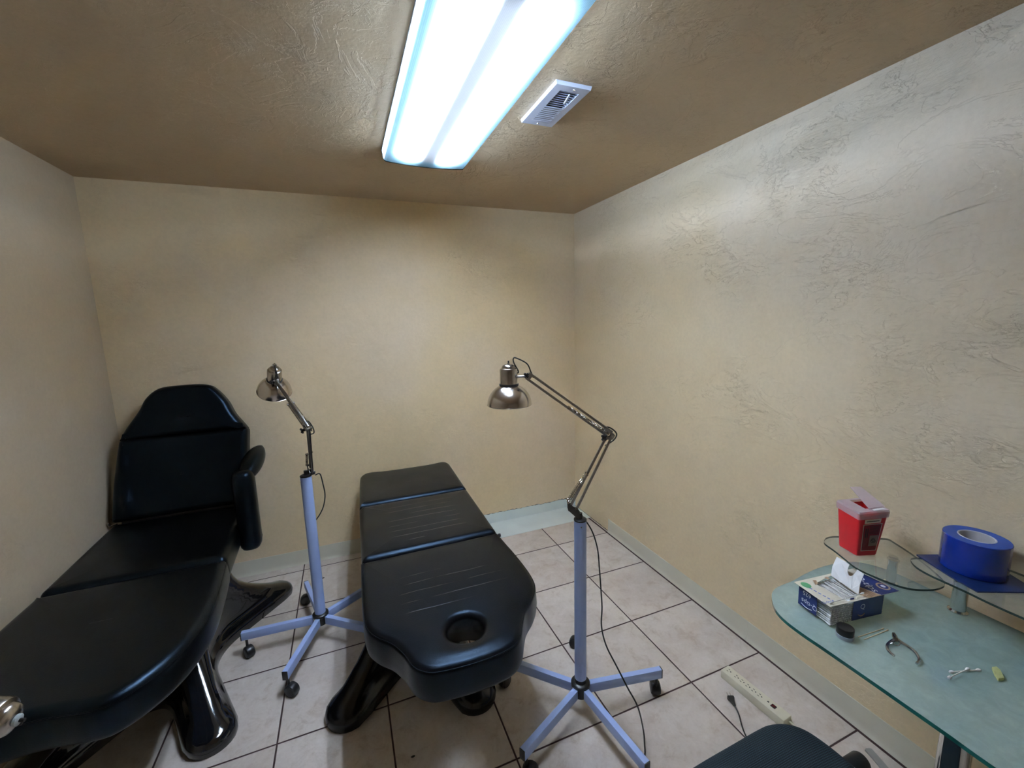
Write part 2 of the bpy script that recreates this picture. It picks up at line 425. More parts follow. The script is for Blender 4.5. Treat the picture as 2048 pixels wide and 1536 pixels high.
def tube(bm, pts, r, seg=8, mi=0, closed=False, rad=None, cap=True):
    pts = [Vector(p) for p in pts]; N = len(pts); rings = []
    prev = None
    for i, p in enumerate(pts):
        a = pts[(i - 1) % N] if closed or i else p; b = pts[(i + 1) % N] if closed or i < N - 1 else p
        d = (b - a).normalized()
        if prev is None: x = frame_of(d)[0]
        else: x = (prev - d * prev.dot(d)).normalized()
        prev = x; y = d.cross(x); rr = rad[i] if rad else r
        rings.append([bm.verts.new(p + x * rr * math.cos(2 * math.pi * k / seg) + y * rr * math.sin(2 * math.pi * k / seg)) for k in range(seg)])
    for i in range(N if closed else N - 1):
        A, B = rings[i], rings[(i + 1) % N]
        off = 0
        if closed and i == N - 1:
            off = min(range(seg), key=lambda o: (A[0].co - B[o].co).length)
        for k in range(seg):
            bm.faces.new((A[k], A[(k + 1) % seg], B[(k + 1 + off) % seg], B[(k + off) % seg])).material_index = mi
    if not closed and cap:
        bm.faces.new(rings[0]).material_index = mi; bm.faces.new(rings[-1]).material_index = mi
def prism(bm, poly, z0, z1, mi_side=0, mi_top=0, tf=None, bevel=0):
    """extruded 2D outline; tf maps (x,y,z) -> room"""
    tf = tf or (lambda p: Vector(p))
    a = [bm.verts.new(tf((x, y, z0))) for x, y in poly]; b = [bm.verts.new(tf((x, y, z1))) for x, y in poly]
    n = len(poly)
    f0 = bm.faces.new(a[::-1]); f1 = bm.faces.new(b); f0.material_index = f1.material_index = mi_top
    for i in range(n):
        bm.faces.new((a[i], a[(i + 1) % n], b[(i + 1) % n], b[i])).material_index = mi_side
    if bevel:
        es = [e for e in f1.edges] + [e for e in f0.edges]
        bmesh.ops.bevel(bm, geom=es, offset=bevel, segments=2, profile=.5, affect='EDGES')
def resample(pts, n):
    P = [Vector(p[:2]).to_3d() if len(p) == 2 else Vector(p) for p in pts]
    L = [0]
    for i in range(len(P)): L.append(L[-1] + (P[(i + 1) % len(P)] - P[i]).length)
    out = []; j = 0
    for k in range(n):
        t = L[-1] * k / n
        while L[j + 1] < t: j += 1
        f = (t - L[j]) / max(1e-9, L[j + 1] - L[j]); out.append(P[j].lerp(P[(j + 1) % len(P)], f))
    return out
def rrect(x0, x1, y0, y1, r, n=6):
    out = []
    for cx, cy, a0 in ((x1 - r, y1 - r, 0), (x0 + r, y1 - r, 90), (x0 + r, y0 + r, 180), (x1 - r, y0 + r, 270)):
        for k in range(n + 1):
            a = math.radians(a0 + 90 * k / n); out.append((cx + r * math.cos(a), cy + r * math.sin(a)))
    return out

def text_bm(bm, s, mat4, size=1.0, mi=0, bold=0.0, shear=0.0, align='CENTER'):
    cu = bpy.data.curves.new('lettering', 'FONT'); cu.body = s; cu.size = size; cu.align_x = align; cu.align_y = 'CENTER'
    cu.offset = 0; cu.shear = shear; cu.resolution_u = 3
    o = bpy.data.objects.new('lettering_tmp', cu); COL.objects.link(o)
    me = o.to_mesh(); t = bmesh.new(); t.from_mesh(me); o.to_mesh_clear()
    me2 = bpy.data.meshes.new('t'); t.to_mesh(me2); t.free()
    n0 = len(bm.verts); f0 = len(bm.faces); bm.from_mesh(me2); bm.verts.ensure_lookup_table(); bm.faces.ensure_lookup_table()
    vs = bm.verts[n0:]; bmesh.ops.transform(bm, matrix=mat4, verts=vs)
    for f in bm.faces[f0:]: f.material_index = mi
    bpy.data.objects.remove(o); bpy.data.curves.remove(cu); bpy.data.meshes.remove(me2)
def basis(o, x, y):
    x = Vector(x).normalized(); y = Vector(y); y = (y - x * y.dot(x)).normalized(); z = x.cross(y)
    return Matrix(((x.x, y.x, z.x, o[0]), (x.y, y.y, z.y, o[1]), (x.z, y.z, z.z, o[2]), (0, 0, 0, 1)))

# ------------------------------------------------------------ cushions
def cushion(bm, outline, z0, z1, r=.035, hole=None, puff=.008, n=144, tf=None, mi=0, rb=.02, rings=8):
    """upholstered pad: outline in x,y; rounded top edge, slight crown, optional round hole (cx,cy,rad)"""
    tf = tf or (lambda p: Vector(p))
    O = resample(outline, n)
    area = sum(O[i].x * O[(i + 1) % n].y - O[(i + 1) % n].x * O[i].y for i in range(n))
    if area < 0: O.reverse()
    if hole: c = Vector((hole[0], hole[1], 0))
    else: c = sum(O, Vector()) / n
    nr = []
    for i in range(n):
        t = (O[(i + 2) % n] - O[(i - 2) % n]); nr.append(Vector((-t.y, t.x, 0)).normalized())
    rows = []
    def row(ins, z): rows.append([tf((p.x + q.x * ins, p.y + q.y * ins, z)) for p, q in zip(O, nr)])
    for k in range(4):
        a = k / 4 * math.pi / 2; row(rb * (1 - math.sin(a)), z0 + rb * (1 - math.cos(a)))
    row(0, z0 + rb)
    row(-.003, (z0 + z1 - r) / 2)
    for k in range(0, 9):
        a = k / 8 * math.pi / 2; row(r * (1 - math.cos(a)), z1 - r + r * math.sin(a))
    I = [p + q * r for p, q in zip(O, nr)]
    if hole:
        H = []
        for p in I:
            d = (p - c); d.normalize(); H.append(c + d * (hole[2] + .020))
        rh = .022
        for k in range(1, 7):
            t = k / 7; s = t
            rows.append([tf((p.x + (c + (p - c).normalized() * (hole[2] + rh) - p).x * s, p.y + (c + (p - c).normalized() * (hole[2] + rh) - p).y * s, z1 + puff * math.sin(math.pi * t))) for p in I])
        for k in range(0, 7):
            a = k / 6 * math.pi / 2
            rows.append([tf(((c + (p - c).normalized() * (hole[2] + rh * (1 - math.sin(a)))).x, (c + (p - c).normalized() * (hole[2] + rh * (1 - math.sin(a)))).y, z1 - rh * (1 - math.cos(a)))) for p in I])
        rows.append([tf((h.x, h.y, z0)) for h in H])
    else:
        for k in range(1, rings + 1):
            t = k / (rings + 1); rows.append([tf((p.x + (c.x - p.x) * t, p.y + (c.y - p.y) * t, z1 + puff * math.sin(min(1, t * 1.6) * math.pi / 2))) for p in I])
    V = [[bm.verts.new(p) for p in rw] for rw in rows]
    for A, B in zip(V, V[1:]):
        for i in range(n): bm.faces.new((A[i], A[(i + 1) % n], B[(i + 1) % n], B[i])).material_index = mi
    if hole:
        for i in range(n): bm.faces.new((V[-1][i], V[-1][(i + 1) % n], V[0][(i + 1) % n], V[0][i])).material_index = mi
    else:
        bm.faces.new(V[-1]); bm.faces.new(V[0][::-1])
def piping(bm, outline, z, ins=0.004, r=.0022, n=144, tf=None):
    tf = tf or (lambda p: Vector(p))
    O = resample(outline, n)
    area = sum(O[i].x * O[(i + 1) % n].y - O[(i + 1) % n].x * O[i].y for i in range(n))
    if area < 0: O.reverse()
    P = []
    for i in range(n):
        t = (O[(i + 2) % n] - O[(i - 2) % n]); q = Vector((-t.y, t.x, 0)).normalized(); p = O[i] + q * ins
        P.append(tf((p.x, p.y, z)))
    tube(bm, P, r, 6, closed=True)

# ------------------------------------------------------------ base of the treatment beds
def smin(a, b, k):
    h = max(0, min(1, .5 + .5 * (b - a) / k)); return b * (1 - h) + a * h - k * h * (1 - h)
def pedestal(bm, cx, cy, ang, hw, hl):
    secs = [(0, 1, .088, .15), (.022, 1, .092, .15), (.042, .995, .088, .15), (.056, .98, .078, .15), (.068, .95, .066, .15), (.085, .90, .058, .15), (.11, .82, .054, .15),
            (.14, .73, .054, .15), (.175, .63, .056, .15), (.215, .53, .060, .15), (.26, .44, .064, .15), (.31, .38, .068, .15), (.37, .34, .07, .15), (.44, .32, .07, .15)]
    n = 200; ca, sa = math.cos(ang), math.sin(ang); rows = []
    for z, s, ra, k in secs:
        tip = [Vector((sx * (hw - .0) * s, sy * hl * s)) for sx, sy in ((1, 1), (1, -1))]
        def sdf(p):
            ds = []
            for t in tip:
                d = 2 * t; w_ = p + t; h = max(0, min(1, w_.dot(d) / d.dot(d))); ds.append((w_ - d * h).length - ra)
            q = smin(ds[0], ds[1], k)
            bx = max(abs(p.x) - .10, abs(p.y) - .20)
            return smin(q, bx, .05)
        row = []
        for i in range(n):
            a = 2 * math.pi * i / n; d = Vector((math.cos(a), math.sin(a))); lo, hi = 0, .75
            # outermost crossing
            t = .75
            while t > .02 and sdf(d * t) > 0: t -= .006
            lo, hi = t, t + .006
            for _ in range(8):
                m_ = (lo + hi) / 2
                if sdf(d * m_) > 0: hi = m_
                else: lo = m_
            p = d * lo; row.append(Vector((cx + p.x * ca - p.y * sa, cy + p.x * sa + p.y * ca, z)))
        rows.append(row)
    V = [[bm.verts.new(p) for p in r] for r in rows]
    for A, B in zip(V, V[1:]):
        for i in range(n): bm.faces.new((A[i], A[(i + 1) % n], B[(i + 1) % n], B[i]))
    bm.faces.new(V[-1]); bm.faces.new(V[0][::-1])

# ============================================================ THE ROOM
bm = bmesh.new(); box(bm, (XL - .1, YF - .1, -.1), (XR + .1, YB + .1, 0)); struct('floor', bm, 'floor', smooth=False)
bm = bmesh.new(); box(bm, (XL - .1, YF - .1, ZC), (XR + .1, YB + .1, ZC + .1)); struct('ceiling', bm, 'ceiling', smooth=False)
bm = bmesh.new(); box(bm, (XL - .1, YB, 0), (XR + .1, YB + .1, ZC)); struct('wall_back', bm, 'wall_b', smooth=False)
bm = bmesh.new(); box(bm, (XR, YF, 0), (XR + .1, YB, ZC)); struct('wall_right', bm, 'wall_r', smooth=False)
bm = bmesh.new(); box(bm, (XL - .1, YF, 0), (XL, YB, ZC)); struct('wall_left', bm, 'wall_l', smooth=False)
bm = bmesh.new(); box(bm, (XL - .1, YF - .1, 0), (XR + .1, YF, ZC)); struct('wall_front', bm, 'wall_l', smooth=False)

def cove(bm, a, b, inward, h=.10, ext=0):
    """vinyl cove base with a curved toe, from a to b along a wall"""
    a, b, n = Vector(a), Vector(b), Vector(inward)
    prof = [(0, h), (.0035, h), (.0042, h - .003), (.0040, .030), (.0048, .018), (.0075, .008), (.0125, .0025), (.0135, 0), (0, 0)]
    A = [bm.verts.new(a + n * x + Vector((0, 0, z))) for x, z in prof]; B = [bm.verts.new(b + n * x + Vector((0, 0, z))) for x, z in prof]
    for i in range(len(prof) - 1): bm.faces.new((A[i], B[i], B[i + 1], A[i + 1]))
    bm.faces.new(A); bm.faces.new(B[::-1])
bm = bmesh.new(); cove(bm, (XR, 2.487, 0), (XR, 1.312, 0), (-1, 0, 0)); cove(bm, (XR, 1.3105, 0), (XR, YF, 0), (-1, 0, 0))
struct('baseboard_right', bm, 'baseboard')
bm = bmesh.new(); cove(bm, (.86, YB, 0), (XL, YB, 0), (0, -1, 0)); struct('baseboard_back', bm, 'baseboard')
bm = bmesh.new(); cove(bm, (XL, YF, 0), (XL, YB, 0), (1, 0, 0)); struct('baseboard_left', bm, 'baseboard')
# bare floor strip and the scar on the wall where the baseboard is missing, in the far corner
bm = bmesh.new(); box(bm, (.87, 2.733, 0), (XR, YB, .0025), .0008); struct('trim_1', bm, 'filler')
bm = bmesh.new()
rr = random.Random(3)
xs = [.87 + (XR - .87) * i / 60 for i in range(61)]
top = [.083 - .010 * i / 60 + rr.uniform(-.003, .003) + (.004 if 44 < i < 52 else 0) for i in range(61)]
A = [bm.verts.new((x, YB - .0035, .002)) for x in xs]; B = [bm.verts.new((x, YB - .0035, t)) for x, t in zip(xs, top)]
A2 = [bm.verts.new((x, YB, .002)) for x in xs]; B2 = [bm.verts.new((x, YB, t)) for x, t in zip(xs, top)]
for i in range(60):
    bm.faces.new((A[i], A[i + 1], B[i + 1], B[i])); bm.faces.new((B[i], B[i + 1], B2[i + 1], B2[i]))
struct('trim_2', bm, 'filler', smooth=False)
bm = bmesh.new()
A = [bm.verts.new((x, YB - .0012, t - .004)) for x, t in zip(xs, top)]
B = [bm.verts.new((x, YB - .0012, t + max(.0005, .0022 + rr.uniform(-.003, .003) + (.004 if 50 < i < 57 else 0)))) for i, (x, t) in enumerate(zip(xs, top))]
for i in range(60): bm.faces.new((A[i], A[i + 1], B[i + 1], B[i]))
struct('trim_3', bm, 'crack', smooth=False)
bm = bmesh.new()
ys = [2.487 + (YB - 2.487) * i / 30 for i in range(31)]
A = [bm.verts.new((XR - .0015, y, 0.0005)) for y in ys]; B = [bm.verts.new((XR - .0015, y, .004 + rr.uniform(0, .003))) for y in ys]
for i in range(30): bm.faces.new((A[i], A[i + 1], B[i + 1], B[i]))
struct('trim_4', bm, 'crack', smooth=False)

# ============================================================ CEILING LIGHT
FX, FW, FY0, FY1 = .4285, .196, .90, 2.12
lt = thing('ceiling_light', 'long lit fluorescent ceiling fixture with a wraparound prismatic lens', 'ceiling light', (FX, (FY0 + FY1) / 2, ZC))
bm = bmesh.new(); box(bm, (FX - FW + .012, FY0 + .006, ZC - .016), (FX + FW - .012, FY1 - .006, ZC)); obj('housing', bm, 'housing', lt, smooth=False)
def lens_prof():
    P = [(-FW, ZC - .001), (-FW, ZC - .014), (-FW + .003, ZC - .034)]
    for k in range(1, 7):
        a = k / 6 * math.pi / 2; P.append((-FW + .003 + .018 * (1 - math.cos(a)), ZC - .034 - .024 * math.sin(a)))
    for k in range(1, 12):
        u = -1 + 2 * k / 12; P.append((u * (FW - .021), ZC - .058 - .008 * (1 - u * u)))
    for k in range(5, -1, -1):
        a = k / 6 * math.pi / 2; P.append((FW - .003 - .018 * (1 - math.cos(a)), ZC - .034 - .024 * math.sin(a)))
    P += [(FW, ZC - .014), (FW, ZC - .001)]
    return P
LP = lens_prof()
bm = bmesh.new()
ysl = [FY0 + .004, FY0 + .055, FY1 - .055, FY1 - .004]
G = [[bm.verts.new((FX + x, y, z)) for x, z in LP] for y in ysl]
for q in range(3):
    for i in range(len(LP) - 1):
        f = bm.faces.new((G[q][i], G[q][i + 1], G[q + 1][i + 1], G[q + 1][i]))
        f.material_index = 1 if min(LP[i][1], LP[i + 1][1]) > ZC - .054 else 0
obj('lens', bm, ['lens', 'lens_side'], lt, recalc=False)
for y0, y1 in ((FY0, FY0 + .006), (FY1 - .006, FY1)):
    bm = bmesh.new(); prism(bm, [(x * 1.006, z - .0015 if z < ZC - .02 else z) for x, z in LP], 0, 1, tf=lambda p, y0=y0, y1=y1: Vector((FX + p[0], y0 + (y1 - y0) * p[2], p[1])))
    obj('end_cap', bm, 'lens_end', lt)
for s in (-1, 1):
    bm = bmesh.new(); cyl(bm, (FX + s * .082, FY0 + .03, ZC - .030), (FX + s * .082, FY1 - .03, ZC - .030), .0135, seg=16)
    obj('tube', bm, 'tube', lt)

# ============================================================ VENT
V0, V1, W0, W1 = .730, .869, 1.367, 1.670
vt = thing('ceiling_vent', 'white metal louvred ceiling vent beside the lit fixture', 'vent', ((V0 + V1) / 2, (W0 + W1) / 2, ZC))
bm = bmesh.new()
zf = ZC - .012
def vp(x, y, z): return bm.verts.new((x, y, z))
o1 = [(V0, W0), (V1, W0), (V1, W1), (V0, W1)]; ix0, ix1, iy0, iy1 = V0 + .034, V1 - .030, W0 + .036, W1 - .034
o2 = [(V0 + .003, W0 + .003), (V1 - .003, W0 + .003), (V1 - .003, W1 - .003), (V0 + .003, W1 - .003)]
inn = [(ix0, iy0), (ix1, iy0), (ix1, iy1), (ix0, iy1)]
r0 = [vp(x, y, ZC) for x, y in o1]; r1 = [vp(x, y, zf) for x, y in o2]; r2 = [vp(x, y, zf) for x, y in inn]; r3 = [vp(x, y, ZC - .002) for x, y in inn]
for A, B in ((r0, r1), (r1, r2), (r2, r3)):
    for i in range(4): bm.faces.new((A[i], A[(i + 1) % 4], B[(i + 1) % 4], B[i]))
obj('frame', bm, 'vent', vt, smooth=False)
bm = bmesh.new(); box(bm, (ix0, iy0, ZC - .0022), (ix1, iy1, ZC - .0005)); obj('duct_opening', bm, 'duct', vt, smooth=False, label='dark duct opening behind the louvres')
ns = 17
for k in range(ns):
    y = iy0 + (iy1 - iy0) * (k + .5) / ns; hf = (iy1 - iy0) / ns * .36
    tilt = -.0045 if k < ns // 2 else .0045
    bm = bmesh.new(); box(bm, (ix0, y - hf * .8, zf - .0004), (ix1, y + hf * .8, zf + .0008)) if k >= ns // 2 else obox(bm, (ix0, y, zf + .003), (ix1, y, zf + .003), .0010, .0055, up=(0, .5, .86))
    obj('louvre', bm, 'vent', vt, smooth=False)
bm = bmesh.new(); obox(bm, (ix1 - .030, iy0 + .012, zf), (ix1 - .038, iy0 + .040, zf - .020), .007, .003, .001); obj('damper_lever', bm, 'vent', vt)
for yy in (W0 + .020, W1 - .016):
    bm = bmesh.new(); lathe(bm, ((V0 + V1) / 2 + (.01 if yy < 1.5 else -.002), yy, zf), (0, 0, -1), [(.0045, 0), (.0042, .0012), (.002, .0022), (0, .0024)], 12)
    obj('screw', bm, 'screw', vt)

# ============================================================ TREATMENT BEDS
B2 = dict(
    back=[(-.008, 1.772), (-.012, 1.64), (-.013, 1.50), (-.010, 1.375), (.018, 1.310), (.062, 1.258), (.092, 1.200), (.112, 1.140), (.150, 1.100), (.200, 1.086),
          (.305, 1.078), (.400, 1.088), (.450, 1.118), (.482, 1.172), (.515, 1.225), (.562, 1.272), (.604, 1.335), (.618, 1.42), (.618, 1.55), (.612, 1.66), (.606, 1.772)],
    mid=[(-.004, 1.786), (.006, 2.356), (.622, 2.348), (.612, 1.786)],
    foot=[(.008, 2.370), (.026, 2.80), (.040, 2.872), (.070, 2.900), (.110, 2.906), (.150, 2.898), (.22, 2.888), (.45, 2.884), (.53, 2.892), (.575, 2.900), (.610, 2.890), (.630, 2.855), (.632, 2.78), (.622, 2.362)])
def soft(poly, r):
    """round the corners of a straight outline a little"""
    out = []; n = len(poly)
    for i in range(n):
        p0, p1, p2 = Vector(poly[i - 1]), Vector(poly[i]), Vector(poly[(i + 1) % n])
        a = p1 + (p0 - p1).normalized() * r; b = p1 + (p2 - p1).normalized() * r
        for k in range(7):
            t = k / 6; out.append(tuple(a * (1 - t) ** 2 + p1 * 2 * t * (1 - t) + b * t * t))
    return out
def curvy(poly, corner_idx, n=6):
    """smooth curve through the points but keep listed corners tight"""
    P = [(x, y, 0) for x, y in poly]; s = spline(P, n, closed=False)
    return [(p.x, p.y) for p in s]

bed = thing('treatment_bed', 'flat black vinyl massage bed with a round face hole at its near end', 'massage bed', (.29, 2.02, 0), 'black treatment beds')
ZT, ZB = .600, .480
bm = bmesh.new(); pedestal(bm, .265, 2.04, math.radians(-15), .26, .45); obj('pedestal', bm, 'gloss_dull', bed)
bm = bmesh.new()
box(bm, (.10, 1.92, .44), (.50, 2.30, .456), .003)
obox(bm, (.07, 1.80, .466), (.08, 2.80, .466), .03, .026); obox(bm, (.53, 1.80, .466), (.54, 2.80, .466), .03, .026)
for y in (1.84, 2.3, 2.76): obox(bm, (.07, y, .466), (.54, y, .466), .03, .022)
obox(bm, (.12, 1.77, .466), (.17, 1.30, .466), .03, .026); obox(bm, (.48, 1.77, .466), (.43, 1.30, .466), .03, .026)
obj('bed_frame', bm, 'frame', bed)
bm = bmesh.new(); cushion(bm, curvy(B2['back'], []), ZB, ZT, .024, hole=(.297, 1.226, .061), puff=.004, n=192); c1 = obj('head_cushion', bm, 'vinyl_worn', bed, auto=80)
bm = bmesh.new(); piping(bm, curvy(B2['back'], []), ZT - .012, .003, .0021, 192); obj('piping', bm, 'vinyl', c1)
bm = bmesh.new(); cushion(bm, soft(B2['mid'], .02), ZB, ZT, .034, puff=.002); obj('middle_cushion', bm, 'vinyl_worn', bed, auto=80)
bm = bmesh.new(); cushion(bm, curvy(B2['foot'], []), ZB, ZT, .032, puff=.002); obj('foot_cushion', bm, 'vinyl_worn', bed, auto=80)
bm = bmesh.new(); cyl(bm, (.596, 1.779, .575), (.618, 1.779, .575), .005, seg=12); cyl(bm, (.614, 1.779, .575), (.624, 1.779, .575), .008, seg=12); obj('hinge_knob', bm, 'blackplastic', bed)

bed1 = thing('treatment_bed', 'black vinyl treatment chair with raised backrest and padded armrest in the left corner', 'massage chair', (-.87, 2.2, 0), 'black treatment beds')
bm = bmesh.new(); pedestal(bm, -.825, 2.255, math.radians(-7), .275, .45); obj('pedestal', bm, 'gloss', bed1)
bm = bmesh.new(); box(bm, (-1.05, 2.0, .44), (-.68, 2.42, .456), .003)
for x in (-1.08, -.66): obox(bm, (x, 1.50, .466), (x, 2.66, .466), .03, .026)
box(bm, (-1.165, 1.98, .482), (-.58, 2.66, .55), .002)
for y in (1.55, 2.05, 2.6): obox(bm, (-1.08, y, .466), (-.66, y, .466), .03, .022)
obj('bed_frame', bm, 'frame', bed1)
leg_ = [(-1.178, 2.052), (-1.182, 1.80), (-1.175, 1.62), (-1.150, 1.49), (-1.11, 1.40), (-1.055, 1.352), (-1.00, 1.350), (-.94, 1.366), (-.87, 1.372), (-.80, 1.366), (-.73, 1.350),
        (-.675, 1.352), (-.615, 1.400), (-.562, 1.480), (-.530, 1.590), (-.520, 1.72), (-.530, 1.88), (-.548, 2.052)]
bm = bmesh.new(); cushion(bm, curvy(leg_, []), ZB, ZT, .035, puff=.003); c2 = obj('leg_cushion', bm, 'vinyl', bed1, auto=80)
bm = bmesh.new(); piping(bm, curvy(leg_, []), ZT - .02, .004, .0021); obj('piping', bm, 'vinyl', c2)
bm = bmesh.new(); cushion(bm, soft([(-1.178, 2.060), (-1.195, 2.690), (-.585, 2.690), (-.556, 2.060)], .025), ZB, ZT, .034, puff=.002); obj('seat_cushion', bm, 'vinyl', bed1, auto=80)
# backrest: hinged at y=2.67 and leaning back
YH, ZH, TILT = 2.655, .600, math.radians(15.5)
ct, st = math.cos(TILT), math.sin(TILT)
def back_tf(p):   # p = (x, along the backrest, height above its back face)
    x, v, h = p; f = h - .105
    if h > .05: f += .020 * math.exp(-((x + 1.122 + .05 * (v - .2)) / .026) ** 2) * max(0, min(1, (v - .03) / .08)) * max(0, min(1, (.40 - v) / .10)) * (.8 + .35 * math.sin(v * 21))
    return Vector((x, YH + v * st - f * ct, ZH + v * ct + f * st))
bk = [(-1.192, .010), (-1.180, .20), (-1.150, .437), (-.558, .437), (-.572, .22), (-.592, .010)]
hd = [(-1.148, .433), (-1.122, .49), (-1.062, .585), (-1.028, .653), (-.969, .702), (-.876, .712), (-.752, .708), (-.704, .676), (-.654, .606), (-.622, .530), (-.584, .470), (-.560, .433)]
bm = bmesh.new(); cushion(bm, soft(bk, .018), 0, .105, .032, puff=.003, tf=back_tf, n=220, rings=34); obj('backrest', bm, 'vinyl', bed1, auto=80)
bm = bmesh.new(); cushion(bm, curvy(hd, []), 0, .105, .032, puff=.003, tf=back_tf); obj('headrest', bm, 'vinyl', bed1, auto=80)
bm = bmesh.new(); prism(bm, [(-1.165, -.05), (-.61, -.05), (-.60, .40), (-.62, .50), (-.72, .66), (-.98, .66), (-1.11, .48)], -.012, .06, tf=back_tf); obj('back_board', bm, 'frame', bed1, smooth=False)
bm = bmesh.new(); tube(bm, [back_tf((-1.19, .0, .03)), back_tf((-1.212, -.004, .05)), back_tf((-1.212, .012, .07))], .004); obj('hinge_clip', bm, 'screw', bed1)
# armrest pad: a long upright pad, rounded all over, with a second pad bent back at its top
bm = bmesh.new()
def pad(bm, path, wx, wy, cap=.5):
    """rounded pad swept along a path of (centre, scale)"""
    rows = []
    n = 24
    for c, sx, sy, dx in path:
        c = Vector(c); row = []
        for k in range(n):
            a = 2 * math.pi * k / n; ca, sa = math.cos(a), math.sin(a)
            e = .78
            row.append(bm.verts.new(c + Vector((math.copysign(abs(ca) ** e, ca) * wx * sx, 0, 0)) + Vector(dx) * (math.copysign(abs(sa) ** e, sa) * wy * sy)))
        rows.append(row)
    for A, B in zip(rows, rows[1:]):
        for i in range(n): bm.faces.new((A[i], A[(i + 1) % n], B[(i + 1) % n], B[i]))
    bm.faces.new(rows[0]); bm.faces.new(rows[-1])
D = (0, 1, 0); P = []
for z, s in ((.452, .55), (.458, .78), (.472, .93), (.495, 1), (.60, 1), (.72, 1), (.82, 1), (.850, .93), (.866, .78), (.874, .5)):
    P.append(((-.531, 2.42, z), s, s, D))
pad(bm, P, .050, .056)
am = obj('armrest_pad', bm, 'vinyl', bed1, auto=80)
bm = bmesh.new(); P = []
for i in range(11):
    t = i / 10; s = math.sin(math.pi * min(1, max(0, t))) ** .35 if 0 < t < 1 else .35
    P.append(((-.520 + .035 * t, 2.40 + .25 * t, .835 + .085 * t), max(.4, s), max(.4, s), (0, -.32, .95)))
pad(bm, P, .050, .045)
obj('armrest_support', bm, 'vinyl', bed1, auto=80)
bm = bmesh.new(); cyl(bm, (-.50, 2.44, .50), (-.481, 2.44, .50), .007, seg=12); obj('armrest_bolt', bm, 'screw', bed1)
bm = bmesh.new(); obox(bm, (-.66, 2.46, .50), (-.55, 2.44, .52), .012, .03, .002); obj('armrest_bracket', bm, 'frame', bed1)

# ============================================================ FLOOR LAMPS
def lamp_arm_pair(bm, a, b, off, w=.007, side=0.0):
    for s in (-1, 1):
        o = Vector(off) * s
        obox(bm, Vector(a) + o, Vector(b) + o, w, w, .0012)
def wing(bm, p, ax, r=.014):
    x, y, d = frame_of(ax); p = Vector(p)
    cyl(bm, p, p + d * .010, .006, seg=10)
    for s in (0, 1, 2, 3):
        a = math.pi * .25 + s * math.pi / 2
        v = x * math.cos(a) + y * math.sin(a)
        cyl(bm, p + d * .010, p + d * .013 + v * r, .0048, .0042, seg=8)
def caster(parent, hub, end_top, d, yaw, zc=.118, name='caster'):
    """twin wheel hooded caster hanging from the end of a leg"""
    p = Vector((end_top.x - d.x * .018, end_top.y - d.y * .018, 0))
    t = Vector((math.cos(yaw), math.sin(yaw), 0)); ax = Vector((-t.y, t.x, 0))
    c = p + t * .014 + Vector((0, 0, .026))
    bm = bmesh.new()
    cyl(bm, p + Vector((0, 0, .045)), p + Vector((0, 0, zc - .034)), .006, seg=12)
    lathe(bm, c - ax * .019, ax, [(0, 0), (.020, 0), (.0275, .004), (.029, .012), (.029, .026), (.0275, .034), (.020, .038), (0, .038)], 24)
    o = obj(name, bm, 'blackplastic', parent)
    bm = bmesh.new()
    for s in (-1, 1):
        lathe(bm, c + ax * (s * .0125) - ax * .006 - Vector((0, 0, .001)), ax, [(.0235, 0), (.025, .002), (.025, .010), (.0235, .012)], 24)
    obj('wheel', bm, 'rubber', o)

